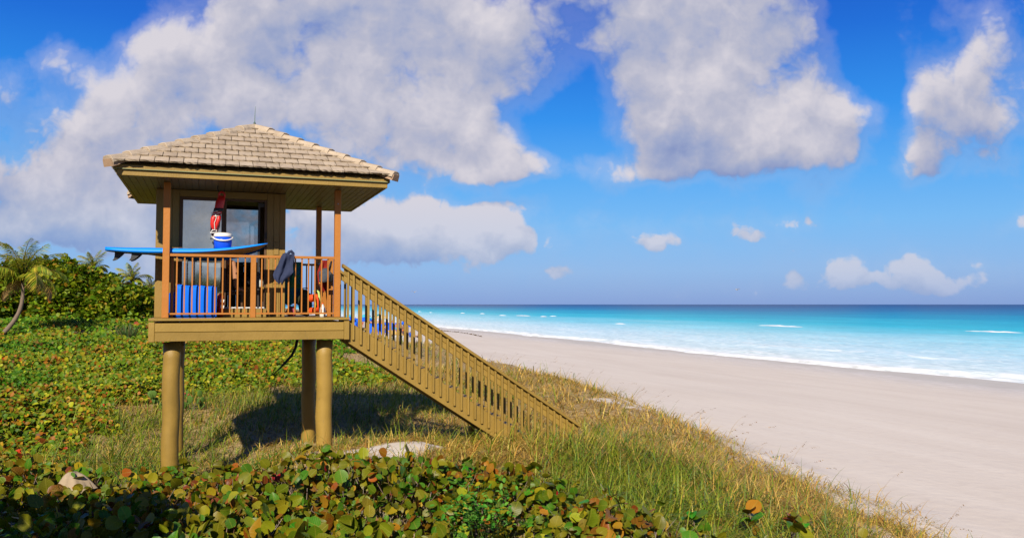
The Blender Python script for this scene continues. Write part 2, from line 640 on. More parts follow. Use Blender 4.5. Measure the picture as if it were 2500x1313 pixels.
def sea_mat():
    m, n, out = new_mat('turquoise sea')
    pos = n.n('ShaderNodeNewGeometry').outputs['Position']
    cr = n.vm('DOT_PRODUCT', pos, (CT, ST, 0), out=1)
    al = n.vm('DOT_PRODUCT', pos, (-ST, CT, 0), out=1)
    s = n.m('SUBTRACT', cr, SHORE)
    wob = n.noise(n.comb(n.m('MULTIPLY', cr, .02), n.m('MULTIPLY', al, .006)), 1.0, 5, .6)
    s2 = n.m('MULTIPLY', s, n.m('MULTIPLY_ADD', wob, 1.4, .35))
    lg = n.m('DIVIDE', n.m('LOGARITHM', n.m('ADD', n.m('MAXIMUM', s2, 0.0), 4.0), 10.0), 3.6)   # 4 m .. 4 km on a log scale

    def L(x):
        return math.log10(x + 4.0) / 3.6
    c = n.ramp(lg, [(L(0), (.58, .60, .54)), (L(5), (.56, .68, .67)), (L(22), (.46, .66, .71)), (L(62), (.22, .58, .67)),
                    (L(115), (.03, .45, .56)), (L(220), (.004, .28, .43)), (L(460), (.008, .14, .30)), (L(1200), (.008, .07, .20)), (L(4500), (.006, .04, .14))])
    # streaks of light and dark water lying along the swell
    st = n.noise(n.comb(n.m('MULTIPLY', cr, .30), n.m('MULTIPLY', al, .05)), 1.0, 7, .66)
    chop = n.noise(n.comb(n.m('MULTIPLY', cr, 1.5), n.m('MULTIPLY', al, .45)), 1.0, 6, .65)
    v = n.m('ADD', n.m('MULTIPLY_ADD', st, .75, .62), n.m('MULTIPLY_ADD', chop, .8, -.40))
    c = n.mix(1.0, c, n.comb(v, v, v), 'MULTIPLY')
    # bright caustic web over the shallow bottom
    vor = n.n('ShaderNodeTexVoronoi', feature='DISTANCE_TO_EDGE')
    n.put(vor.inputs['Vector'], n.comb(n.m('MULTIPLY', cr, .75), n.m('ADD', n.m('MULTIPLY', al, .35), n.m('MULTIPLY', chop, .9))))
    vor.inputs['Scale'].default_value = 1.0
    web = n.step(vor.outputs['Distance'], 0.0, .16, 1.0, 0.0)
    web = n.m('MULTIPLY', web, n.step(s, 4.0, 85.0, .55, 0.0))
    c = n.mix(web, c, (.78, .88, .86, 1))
    # foam: the washing edge, a second line, and loose whitecaps
    fn = n.noise(n.comb(n.m('MULTIPLY', cr, .9), n.m('MULTIPLY', al, .35)), 1.0, 8, .7)
    fl = n.noise(n.comb(n.m('MULTIPLY', cr, .05), n.m('MULTIPLY', al, .05)), 1.0, 4, .6)
    e1 = n.m('MULTIPLY', n.step(s, -6.0, -1.5), n.step(s, .5, n.m('MULTIPLY_ADD', fl, 15.0, .5), 1.0, 0.0))
    f1 = n.m('MULTIPLY', n.step(n.m('ADD', n.m('MULTIPLY', e1, .62), n.m('MULTIPLY', n.m('SUBTRACT', fn, .5), 2.3)), .34, .86), n.step(s, -7.0, -3.0))
    lines = n.m('SINE', n.m('ADD', n.m('MULTIPLY', s, .33), n.m('MULTIPLY', fl, 14.0)))
    e2 = n.m('MULTIPLY', n.step(lines, .90, 1.0), n.step(s, 6.0, 46.0, .75, 0.0))
    f2 = n.m('MULTIPLY', n.step(n.m('ADD', n.m('MULTIPLY', e2, .6), fn), .70, .95), .55)
    f = n.m('MAXIMUM', f1, f2)
    c = n.mix(f, c, (.82, .84, .84, 1))
    hb = n.m('ADD', n.m('MULTIPLY', chop, 1.0), n.m('MULTIPLY', n.noise(pos, 3.5, 5, .65), .35))
    c = n.mix(1.0, c, (.96, .96, .96, 1), 'MULTIPLY')
    principled(n, out, c, n.m('MULTIPLY_ADD', f, .5, .35), .10, bump=hb, bstr=.8, bdist=.22)
    return m


FOAM = plain('white sea foam', (.84, .86, .87), .8, .2, .08, 4, .6)

# ------------------------------------------------------------------ ground, sea
ANCH = np.array([
    (-4, 8.5, 2.65), (0, 8.5, 2.45), (0, 11.2, 2.80), (-4.5, 11.7, 2.55), (-8, 12, 2.65), (3, 9, 2.60), (2, 11.5, 2.75), (-2, 11.2, 2.8),
    (-1.7, 13.35, 3.28), (-2.4, 13.2, 3.15), (-3.1, 13.7, 3.05), (-5.5, 13.2, 2.45), (-4.0, 16.2, 2.72), (-4.8, 15, 2.45), (-6.5, 15, 2.6),
    (-.2, 14.0, 3.0), (1.2, 14.8, 2.95), (1.9, 16.1, 2.75), (1, 18, 2.5), (3, 18, 2.35), (-1, 17, 2.6),
    (1.5, 12, 2.75), (2.5, 11, 2.70), (3.6, 10.5, 2.5), (5.5, 11, 2.2), (4.9, 14, 2.3), (3.6, 22, 2.45), (2.2, 26, 2.62), (1.0, 31, 2.65), (-.6, 38, 2.55), (-2.4, 45, 2.45), (-1, 33, 2.7),
    (-5, 22, 2.95), (-8, 22, 3.0), (-2, 24, 2.75), (-9, 26, 3.2), (-4, 32, 2.9), (-6, 45, 3.1), (-12, 16, 3.0), (-13, 25, 3.25), (-17, 36, 3.6),
    (-25, 50, 4.35), (-14, 50, 4.1), (-30, 34, 3.9), (-35, 60, 4.6), (-14, 70, 3.1), (-9, 70, 2.1), (-11.5, 58, 2.6), (-16, 90, 2.2), (-30, 90, 4.4), (-24, 110, 2.6), (-60, 60, 5.0), (-60, 140, 5.0),
    (0, 0, 3.7), (-6, 0, 3.6), (6, 2, 2.8), (0, -20, 4.0), (-20, -20, 4.2), (-20, 5, 3.4), (8, -20, 3.0)])
CREST_V = np.array([-80, 4, 8.6, 11.5, 19.3, 25.6, 43.0, 100, 200, 3000, 30000])
CREST_U = np.array([7.5, 8.4, 8.96, 9.6, 11.8, 13.0, 14.6, 15.5, 16, 16, 16])


def uv_of(X, Y):
    return X * CT + Y * ST, -X * ST + Y * CT


def ground(X, Y):
    X = np.asarray(X, dtype=np.float64)
    Y = np.asarray(Y, dtype=np.float64)
    u, v = uv_of(X, Y)
    num = np.zeros_like(X)
    den = np.zeros_like(X)
    for ax, ay, az in ANCH:
        w = 1.0 / ((X - ax) ** 2 + (Y - ay) ** 2 + 0.35) ** 2
        num += w * az
        den += w
    z = num / den
    z = z + (fbm(X * .9, Y * .9, 5) - .5) * .22 * (1 - sstep(np.abs(u), 30, 60))
    s = u - np.interp(v, CREST_V, CREST_U) - (fbm(v * .35, v * 0 + 3, 9) - .5) * 1.6
    zb = np.where(u < SHORE, 1.4 * (SHORE - u) / 38.0, (SHORE - u) * .06)
    zb = np.clip(zb, -4, 1.55) + (fbm(u * .3, v * .08, 21) - .5) * .10 * sstep(SHORE - u, 2, 12)
    k = sstep(s, -1.2, 3.4)
    return z * (1 - k) + zb * k


def veg_amount(X, Y):
    """How much plant litter lies on the sand (1 under the plants, 0 on the open beach)."""
    u, v = uv_of(X, Y)
    s = u - np.interp(v, CREST_V, CREST_U) - (fbm(v * .35, v * 0 + 3, 9) - .5) * 1.6
    a = 1 - sstep(s + (fbm(X * 1.3, Y * 1.3, 31) - .5) * 3, -.6, 1.4)
    for (mx, my, rr) in ((-1.9, 13.25, .75), (-1.1, 13.65, .45), (-2.9, 12.9, .5), (3.0, 25.2, .7), (3.6, 24.2, .5)):
        d = np.hypot((X - mx), (Y - my)) + (fbm(X * 3, Y * 3, 8) - .5) * 1.3
        a = a * sstep(d, rr * .7, rr * 1.15)
    return a


def grid_lines(segs):
    out = []
    for a, b, st in segs:
        out.append(np.arange(a, b, st))
    out.append([segs[-1][1]])
    return np.concatenate(out)


def sheet(name, us, vs, zf, mat, tintf=None):
    U, Vv = np.meshgrid(us, vs, indexing='ij')
    X = U * CT - Vv * ST
    Y = U * ST + Vv * CT
    Z = zf(X, Y)
    V = np.stack([X, Y, Z], -1).reshape(-1, 3)
    nu, nv = len(us), len(vs)
    i, j = np.meshgrid(np.arange(nu - 1), np.arange(nv - 1), indexing='ij')
    a = (i * nv + j).ravel()
    T = np.stack([a, a + nv, a + nv + 1, a + 1], -1)
    me = np_mesh(name, V, T, None if tintf is None else tintf(V[:, 0], V[:, 1], V[:, 2]))
    o = link(name, me, mat)
    o['kind'] = 'structure'
    return o


def sand_tint(X, Y, Z):
    u, v = uv_of(X, Y)
    t = np.zeros((len(X), 3))
    t[:, 0] = veg_amount(X, Y)
    t[:, 2] = sstep(u + (fbm(v * .05, v * 0, 14) - .5) * 7 + (fbm(v * .4, v * 0, 15) - .5) * 2, SHORE - 6.5, SHORE - 4)
    t[:, 1] = sstep(u + (fbm(u * .1, v * .03, 4) - .5) * 10, SHORE - 15, SHORE - 5)
    return t


sheet('beach_and_dune',
      grid_lines([(-9000, -1000, 2000), (-1000, -200, 160), (-200, -40, 16), (-40, -14, 1.6), (-14, 20, .3), (20, 60, 1.0), (60, 130, 7)]),
      grid_lines([(-9000, -1000, 2000), (-1000, -100, 150), (-100, -10, 9), (-10, 4, 1.4), (4, 34, .3), (34, 70, .8), (70, 250, 4), (250, 2000, 70), (2000, 40000, 4000)]),
      ground, sand_mat(), sand_tint)


def sea_z(X, Y):
    u, v = uv_of(X, Y)
    s = u - SHORE
    swash = (fbm(v * .045, v * 0, 41, 3) - .5) * 9 + (fbm(v * .3, v * 0, 43, 3) - .5) * 2.0
    wave = np.exp(-((s - 1.0 - swash) / np.where(s - 1.0 - swash < 0, .7, 2.6)) ** 2) * (.16 + .16 * fbm(v * .12, v * 0, 45))
    w2 = np.exp(-((s - 9 - swash * 1.3) / 2.2) ** 2) * .20 * sstep(fbm(v * .05, v * 0, 47), .35, .7)
    rip = (fbm(u * .8, v * .25, 49) - .5) * .22 * sstep(s, 0, 12) + (fbm(u * .12, v * .03, 50) - .5) * .5 * sstep(s, 10, 60)
    run = -.25 + .27 * sstep(s - swash, -4.5, 0)
    return np.where(s < 1500, run + wave + w2 + rip * (1 - sstep(s, 300, 1200)), 0.0)


sheet('sea',
      grid_lines([(44, 70, .35), (70, 130, 1.0), (130, 400, 6), (400, 2000, 160), (2000, 20000, 3000), (20000, 80000, 20000)]),
      grid_lines([(-80000, -20000, 20000), (-20000, -1000, 2500), (-1000, -100, 90), (-100, 0, 6), (0, 20, 1.5), (20, 130, .6), (130, 320, 2), (320, 1500, 40), (1500, 20000, 2000), (20000, 80000, 20000)]),
      sea_z, sea_mat())


def gz(x, y):
    return float(ground(np.array([x]), np.array([y]))[0])


def on_ground(px, py, far=400.0):
    d = pix(px, py)
    t, last = 4.0, None
    while t < far:
        p = EYE + d * t
        if p.z < gz(p.x, p.y):
            return p
        t *= 1.01
    return EYE + d * t


# whitecaps out on the shallow bank: low humps of broken water
def breaker(cx, cy, length, w, h, seed):
    p = pix(cx, cy)
    t = EYE.z / -p.z
    c = EYE + p * t
    n, mrow = 40, 7
    V = []
    for i in range(n):
        a = i / (n - 1)
        x = (a - .5) * length
        env = math.sin(PI * a) ** .6
        off = (float(fbm(a * 5, seed * 1.7, 3)) - .5) * w * 2.2
        hh = h * env * (.5 + float(fbm(a * 9, seed * 3.1, 5)))
        for j in range(mrow):
            b = j / (mrow - 1) * 2 - 1
            V.append((b * w * env * (1 + .4 * float(fbm(a * 12, j, 7))) + off, x, hh * max(0, 1 - b * b) * (1 + .5 * (float(fbm(a * 20, j * 2.2, 9)) - .5)) - .03))
    V = np.array(V)
    T = [(i * mrow + j, i * mrow + j + 1, (i + 1) * mrow + j + 1, (i + 1) * mrow + j) for i in range(n - 1) for j in range(mrow - 1)]
    X = c.x + V[:, 0] * CT - V[:, 1] * ST
    Y = c.y + V[:, 0] * ST + V[:, 1] * CT
    Z = V[:, 2] + .06 + sea_z(X, Y) * .5
    return np.stack([X, Y, Z], -1), np.array(T)


VV, TT, nv0 = [], [], 0
for k, (cx, cy, ln, w, h) in enumerate([(1024, 761, 9, 1.6, .6), (1052, 763, 7, 1.3, .5), (1130, 765, 10, 1.6, .6), (1178, 766, 11, 1.6, .55), (1228, 770, 16, 1.8, .6), (1277, 771, 30, 1.8, .6), (1326, 773, 10, 1.6, .5),
                                        (1351, 772, 8, 1.5, .5), (1515, 791, 9, 1.2, .4), (1906, 797, 26, 1.6, .45), (2425, 811, 22, 1.5, .4)]):
    V, T = breaker(cx, cy, ln * .62, w * .6, h * .5, k)
    VV.append(V)
    TT.append(T + nv0)
    nv0 += len(V)
tag(link('whitecaps', np_mesh('whitecaps', np.concatenate(VV), np.concatenate(TT)), FOAM), kind='stuff')

# ------------------------------------------------------------------ the lifeguard tower
RZ = 2.65                                  # deck height above the tower's base point
tower = empty('lifeguard_tower', tw(0, 0, -RZ), TH, 'mustard wooden lifeguard tower on round piles, tiled hip roof and stairs to the sand', 'lifeguard tower')


def tb(name, p0, p1, mat, parent=tower, bev=0.006, rot=(0, 0, 0)):
    return box(name, p0, p1, mat, parent, bev, RZ if parent is tower else 0.0, rot)


def hub(name, mat, bm, smooth=False):
    """A part whose own mesh is bm (tower frame, deck top at z = 0); its sub-parts sit in the same frame."""
    return link(name, bm_mesh(name, bm, smooth), mat, tower, (0, 0, RZ))


# piles
for (pu, pv, rad) in ((.315, .33, .134), (2.75, .33, .137), (.315, 2.73, .134), (2.755, 2.73, .137)):
    bm = bmesh.new()
    pts = [(pu + .008 * math.sin(k * 1.7 + pu), pv + .006 * math.cos(k * 1.3), -.36 - k * .26) for k in range(12)]
    bm_tube(bm, pts, [rad * (1 + .02 * math.sin(k * 2.1 + pu)) for k in range(12)], 28)
    link('pile', bm_mesh('pile', bm, True), POLEM, tower, (0, 0, RZ))

# deck: joists and beams beneath, boards, rim boards in two courses
bm = bmesh.new()
for v in (.33, 2.73):
    bm_box(bm, (.06, v - .07, -.34), (3.04, v + .07, -.06))
for u in np.arange(.35, 3.0, .42):
    bm_box(bm, (u - .02, .06, -.30), (u + .02, 3.04, -.055))
deck = hub('deck', OLIVE2, bm)
for k in range(22):
    a = .0 + k * .1409
    tb('deck_board', (-.02, a - .02, -.012), (3.12, a + .1145, .03), OLIVE, deck, .004)
for (z0, z1, pr) in ((-.188, -.048, 0), (-.335, -.194, .003)):
    tb('rim_board', (.075, -.012 - pr, z0), (3.025, .028 - pr, z1), OLIVE, deck, .005)
    tb('rim_board', (.075, 3.072, z0), (3.025, 3.112, z1), OLIVE, deck, .005)
    tb('rim_board', (-.012, .075, z0), (.028, 3.025, z1), OLIVE, deck, .005)
    tb('rim_board', (3.072, .075, z0), (3.112, 3.025, z1), OLIVE, deck, .005)
for u in (.028, 3.072):
    for v in (.028, 3.072):
        tb('corner_block', (u - .045, v - .045, -.345), (u + .045, v + .045, -.03), OLIVE, deck, .006)

# posts carrying the roof
for (u, v) in ((.208, .30), (2.945, .30), (2.945, 2.93), (2.945, 1.16)):
    top = 2.228 if v != 1.16 else 1.075
    p = tb('post', (u - .052, v - .052, .031), (u + .052, v + .052, top), ORANGE, tower, .005)
    if (u, v) == (2.945, .30):
        bm = bmesh.new()
        bm_lathe(bm, [(0, 0), (.014, 0), (.012, .006), (0, .009)], 12)
        bl = link('bolt', bm_mesh('bolt', bm), plain('dull steel', (.35, .33, .3), .4, .5, metal=.6), p, (0, -.053, .86), (PI / 2, 0, 0))

# railing
bm = bmesh.new()
bm_box(bm, (.26, .267, 1.032), (2.893, .333, 1.074))
bm_box(bm, (.26, .282, .085), (2.893, .318, .113))
bm_box(bm, (.178, .35, 1.032), (.238, 1.05, 1.074))
bm_box(bm, (.19, .35, .085), (.226, 1.05, .113))
bm_box(bm, (2.20, 2.90, 1.032), (2.893, 2.96, 1.074))
bm_box(bm, (2.20, 2.912, .085), (2.893, 2.948, .113))
bm_box(bm, (2.915, 1.21, 1.032), (2.975, 2.878, 1.074))
bm_box(bm, (2.927, 1.21, .085), (2.963, 2.878, .113))
railing = hub('railing', ORANGE, bm)


def bal(u, v):
    tb('baluster', (u - .0115, v - .0115, .112), (u + .0115, v + .0115, 1.034), ORANGE, railing, .003)


for k in range(10):
    bal(.372 + k * .1175, .30)
for k in range(11):
    bal(1.695 + k * .1095, .30)
for k in range(6):
    bal(.208, .45 + k * .1)
for k in range(6):
    bal(2.29 + k * .105, 2.93)
for k in range(14):
    bal(2.945, 1.32 + k * .11)
tb('rail_post', (1.517, .262, .031), (1.603, .338, 1.031), ORANGE, railing, .004)
for u in (.30,):
    tb('rail_post', (u - .02, .40, .031), (u + .02, .44, 1.03), ORANGE, railing, .004)

# cabin: boards, a mirror-dark glass panel, an open doorway with another pane beyond
V0, V1 = 1.06, 3.02
bm = bmesh.new()
bm_box(bm, (.04, V0 + .035, 2.13), (2.10, V0 + .075, 2.222))
bm_box(bm, (.05, V0 + .1, 2.19), (2.09, V1 - .02, 2.222))
cabin = hub('cabin', OLIVE_SHADE, bm)
for (a, b) in ((0.0, .128), (.131, .255), (.258, .372)):
    tb('wall_board', (a, V0, .031), (b, V0 + .035, 2.222), OLIVE2, cabin, .004)
for (a, b) in ((1.815, 1.925), (1.928, 2.032), (2.035, 2.135)):
    tb('wall_board', (a, V0, .031), (b, V0 + .035, 2.222), OLIVE2, cabin, .004)
tb('wall_board', (.376, V0, 2.105), (1.811, V0 + .03, 2.222), OLIVE2, cabin, .004)
# short battens on the wall right of the door
for (a, b, z0, z1) in ((1.935, 2.02, .62, .86), (1.935, 2.02, .875, 1.12), (1.935, 2.02, 1.135, 1.35), (1.935, 2.02, 1.365, 1.47)):
    tb('batten', (a, V0 - .012, z0), (b, V0 - .001, z1), OLIVE2, cabin, .003)
nb = 13
wv = (V1 - V0 - .04) / nb
for k in range(nb):
    a = V0 + .038 + k * wv
    for (u0, u1) in ((0.0, .035), (2.10, 2.135)):
        tb('wall_board', (u0, a, .031), (u1, a + wv - .003, 2.222), OLIVE2, cabin, .004)
for k in range(14):
    a = .038 + k * .147
    mid = a + .07
    if 1.12 < mid < 1.80:
        tb('wall_board', (a, V1 - .035, .031), (a + .144, V1, 1.05), OLIVE2, cabin, .004)
        tb('wall_board', (a, V1 - .035, 2.165), (a + .144, V1, 2.222), OLIVE2, cabin, .004)
    else:
        tb('wall_board', (a, V1 - .035, .031), (a + .144, V1, 2.222), OLIVE2, cabin, .004)


def glass_mat(name, tint, refl, transp, rough=.02, dust=.16):
    m, n, out = new_mat(name)
    pos = n.n('ShaderNodeNewGeometry').outputs['Position']
    f = n.noise(pos, 3.0, 6, .7)
    gl = n.n('ShaderNodeBsdfGlossy')
    n.put(gl.inputs['Color'], tuple(refl) + (1,))
    n.put(gl.inputs['Roughness'], n.m('MULTIPLY_ADD', f, .06, rough))
    tr = n.n('ShaderNodeBsdfTransparent')
    n.put(tr.inputs[0], tuple(tint) + (1,))
    df = n.n('ShaderNodeBsdfDiffuse')
    n.put(df.inputs[0], (.34, .33, .28, 1))
    a = n.n('ShaderNodeMixShader')
    n.put(a.inputs[0], transp)
    n.t.links.new(gl.outputs[0], a.inputs[1])
    n.t.links.new(tr.outputs[0], a.inputs[2])
    b = n.n('ShaderNodeMixShader')
    n.put(b.inputs[0], n.m('MULTIPLY', n.step(f, .1, .8), dust))
    n.t.links.new(a.outputs[0], b.inputs[1])
    n.t.links.new(df.outputs[0], b.inputs[2])
    n.t.links.new(b.outputs[0], out.inputs[0])
    return m


GLASS = glass_mat('dusty reflecting glass', (.5, .52, .48), (.74, .70, .58), .06, .02, .35)
GLASS2 = glass_mat('dusty clear glass', (.88, .86, .82), (.6, .6, .58), .80, .02, .30)


def window(u0, u1, z0, z1, v, t, mat, glass, mullion=None):
    bm = bmesh.new()
    w = t
    bm_box(bm, (u0, v, z0), (u0 + w, v + .045, z1))
    bm_box(bm, (u1 - w, v, z0), (u1, v + .045, z1))
    bm_box(bm, (u0 + w, v + .002, z1 - w), (u1 - w, v + .043, z1))
    bm_box(bm, (u0 + w, v + .002, z0), (u1 - w, v + .043, z0 + w))
    if mullion:
        bm_box(bm, (u0 + w, v + .004, mullion - .02), (u1 - w, v + .041, mullion + .02))
    o = tb('window', (0, 0, 0), (1, 1, 1), mat, cabin)
    o.data = bm_mesh('window', bm)
    o.data.materials.append(mat)
    o.location = (0, 0, 0)
    return o


w1 = window(.376, 1.10, .20, 2.10, V0 - .008, .05, DARKWOOD, GLASS)
tb('pane', (.428, V0 + .010, .252), (1.048, V0 + .018, 2.048), GLASS, cabin, 0)
w2 = window(1.12, 1.80, 1.05, 2.165, V1 - .06, .035, plain('black window frame', (.02, .017, .014), .5), GLASS2)
tb('pane', (1.156, V1 - .042, 1.086), (1.764, V1 - .034, 2.129), GLASS2, cabin, 0)
# open doorway
BLACK = plain('black rubber', (.018, .018, .02), .5, .4)
bm = bmesh.new()
bm_box(bm, (1.103, V0 + .002, .20), (1.135, V0 + .05, 2.10))
bm_box(bm, (1.775, V0 + .002, .20), (1.811, V0 + .05, 2.10))
bm_box(bm, (1.135, V0 + .004, 2.06), (1.775, V0 + .048, 2.10))
df_ = hub('door_frame', DARKWOOD, bm)
# the sliding leaf pushed to the right side of the opening
bm = bmesh.new()
bm_box(bm, (1.665, V0 + .06, .20), (1.70, V0 + .09, 2.05))
bm_box(bm, (1.78, V0 + .06, .20), (1.81, V0 + .09, 2.05))
bm_box(bm, (1.70, V0 + .062, 1.98), (1.78, V0 + .088, 2.05))
bm_box(bm, (1.70, V0 + .062, .20), (1.78, V0 + .088, .30))
dr = hub('sliding_door', plain('dark bronze door frame', (.03, .022, .018), .45), bm)
tb('handle', (1.79, V0 - .03, 1.42), (1.81, V0 + .055, 1.52), BLACK, dr, .004)
bm = bmesh.new()
bm_box(bm, (.376, V0 - .12, .031), (1.812, V0 + .06, .172))
sill = hub('door_sill', OLIVE, bm)
WHITE = plain('white plastic', (.74, .73, .71), .4, .5, .06)
GREY = plain('grey aluminium', (.42, .42, .40), .4, .5, .1, metal=.4)
tb('sill_plate', (.95, V0 - .115, .174), (1.80, V0 + .0, .184), GREY, sill, .002)
for k in range(3):
    tb('track', (.95, V0 - .01 + k * .02, .186), (1.80, V0 + .0 + k * .02, .204), WHITE, sill, .002)
bm = bmesh.new()
bm_box(bm, (1.38, 1.75, .031), (2.06, 2.25, .53))
cnt = hub('counter', OLIVE2, bm)
tb('counter_top', (1.36, 1.73, .532), (2.08, 2.27, .572), OLIVE, cnt, .004)
tb('shelf', (1.12, V1 - .45, .99), (2.0, V1 - .08, 1.02), OLIVE_SHADE, cabin, .004)
tb('shelf', (1.12, V1 - .45, .82), (2.0, V1 - .08, .85), OLIVE_SHADE, cabin, .004)

# ---- roof
RC = Vector((1.605, 1.58))
EU, EV, EZ, AZ_ = 2.205, 2.03, 2.395, 3.475        # half sides at the tile edge, edge height, apex height
bm = bmesh.new()
b4 = [bm.verts.new((RC.x + sx * (EU - .07), RC.y + sy * (EV - .07), EZ - .01)) for sx, sy in ((-1, -1), (1, -1), (1, 1), (-1, 1))]
ap = bm.verts.new((RC.x, RC.y, AZ_ - .035))
for k in range(4):
    bm.faces.new((b4[k], b4[(k + 1) % 4], ap))
bm.faces.new(b4[::-1])
roof = hub('roof', OLIVE_SHADE, bm)
FU, FV = 2.085, 1.91
# fascia in two courses with a thin greenish drip strip between, mitred ends butt
STRIP = plain('verdigris drip strip', (.22, .25, .12), .5)


def ring(name, fu, fv, th, z0, z1, mat, bev=.004):
    tb(name, (RC.x - fu, RC.y - fv, z0), (RC.x + fu, RC.y - fv + th, z1), mat, roof, bev)
    tb(name, (RC.x - fu, RC.y + fv - th, z0), (RC.x + fu, RC.y + fv, z1), mat, roof, bev)
    tb(name, (RC.x - fu, RC.y - fv + th + .002, z0), (RC.x - fu + th, RC.y + fv - th - .002, z1), mat, roof, bev)
    tb(name, (RC.x + fu - th, RC.y - fv + th + .002, z0), (RC.x + fu, RC.y + fv - th - .002, z1), mat, roof, bev)


ring('fascia_board', FU, FV, .04, 2.225, 2.318, OLIVE)
ring('fascia_board', FU + .035, FV + .035, .06, 2.322, 2.384, OLIVE)
ring('drip_strip', FU + .040, FV + .040, .012, 2.314, 2.326, STRIP, .002)
nsb = 40
wsb = (2 * FU - .09) / nsb
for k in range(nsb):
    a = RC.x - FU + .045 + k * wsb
    tb('soffit_board', (a, RC.y - FV + .045, 2.232), (a + wsb - .005, RC.y + FV - .045, 2.25), OLIVE_SHADE, roof, .002)


def face_frame(k):
    """Origin at the middle of the eave, x along it, y up the slope, z outwards; half width and slope length."""
    if k in (0, 2):
        hw, run = EU, EV
    else:
        hw, run = EV, EU
    out_d = [Vector((0, -1, 0)), Vector((1, 0, 0)), Vector((0, 1, 0)), Vector((-1, 0, 0))][k]
    x = Vector((0, 0, 1)).cross(out_d)
    o = Vector((RC.x, RC.y, EZ)) + out_d * run
    yv = (Vector((RC.x, RC.y, AZ_)) - o)
    L = yv.length
    yv.normalize()
    z = x.cross(yv)
    return o, x, yv, z, hw, L


def tile_prism(a0, a1, c0, c1, b0, b1, th, jag):
    """Slab: lower edge a0..a1 at b0, upper edge c0..c1 at b1; the butt is thick, rough and lifted."""
    n = 5
    lo_t, lo_b, up_t, up_b = [], [], [], []
    bm = bmesh.new()
    for i in range(n):
        t = i / (n - 1)
        j = random.uniform(-jag, jag)
        xx = a0 + (a1 - a0) * t
        edge = .010 if i in (0, n - 1) else 0
        lo_t.append(bm.verts.new((xx, b0 + edge + j, .068 - edge * .5)))
        lo_b.append(bm.verts.new((xx, b0 + .004 - random.uniform(-jag, jag) * 1.6 + edge, .068 - th)))
        xx = c0 + (c1 - c0) * t
        up_t.append(bm.verts.new((xx, b1, .034)))
        up_b.append(bm.verts.new((xx, b1, .004)))
    for i in range(n - 1):
        bm.faces.new((lo_t[i], lo_t[i + 1], up_t[i + 1], up_t[i]))
        bm.faces.new((lo_b[i], lo_t[i], lo_t[i + 1], lo_b[i + 1])[::-1])
        bm.faces.new((lo_b[i + 1], lo_b[i], up_b[i], up_b[i + 1])[::-1])
    bm.faces.new((lo_b[0], lo_t[0], up_t[0], up_b[0]))
    bm.faces.new((lo_b[-1], up_b[-1], up_t[-1], lo_t[-1]))
    bmesh.ops.recalc_face_normals(bm, faces=bm.faces)
    return bm


TWD, EXPO = .2071, .262
full_tiles = []
for k in range(5):
    me = bm_mesh('roof_tile', tile_prism(-TWD / 2 + .005, TWD / 2 - .005, -TWD / 2 + .005, TWD / 2 - .005, 0, EXPO + .04, .030, .006))
    me.materials.append(TILE)
    full_tiles.append(me)
back = bmesh.new()
ntiles = 0
for face in (0, 1, 3, 2):
    o, x, yv, z, hw, L = face_frame(face)
    M = Matrix((x, yv, z)).transposed()
    q = M.to_quaternion()
    row = 0
    b0 = 0.0
    while b0 < L - .12:
        b1 = min(b0 + EXPO, L - .02)
        w0 = hw * (1 - b0 / L) - .02
        w1_ = hw * (1 - min(b0 + EXPO + .04, L) / L) - .02
        w1_ = max(w1_, .01)
        off = (TWD / 2 if row % 2 else 0) + .03 * face
        nside = int(w0 / TWD) + 2
        for i in range(-nside, nside + 1):
            c = i * TWD + off
            a0, a1 = c - TWD / 2 + .005, c + TWD / 2 - .005
            if a1 <= -w0 + .012 or a0 >= w0 - .012:
                continue
            whole = a0 >= -w1_ and a1 <= w1_
            p = o + yv * b0
            rot = q @ Quaternion((0, 0, 1), random.uniform(-.012, .012)) @ Quaternion((1, 0, 0), random.uniform(-.012, .016))
            if whole:
                me = random.choice(full_tiles)
                loc = p + x * c
            else:
                bt = tile_prism(max(a0, -w0), min(a1, w0), min(max(a0, -w1_), w1_ - .004), max(min(a1, w1_), -w1_ + .004), 0, EXPO + .04, .030, .006)
                me = bm_mesh('roof_tile', bt)
                me.materials.append(TILE)
                loc = p
            ntiles += 1
            if face == 2 or ntiles > 300:                                          # the far slope, past the three hundred: one mesh
                tmp = me.copy()
                tmp.transform(Matrix.Translation(loc) @ rot.to_matrix().to_4x4())
                back.from_mesh(tmp)
                bpy.data.meshes.remove(tmp)
            else:
                t = link('roof_tile', me, None, roof, loc)
                t.rotation_euler = rot.to_euler()
        b0 += EXPO
        row += 1
bo = link('roof_tiles', bm_mesh('roof_tiles', back), TILE, roof)
bo['kind'] = 'stuff'

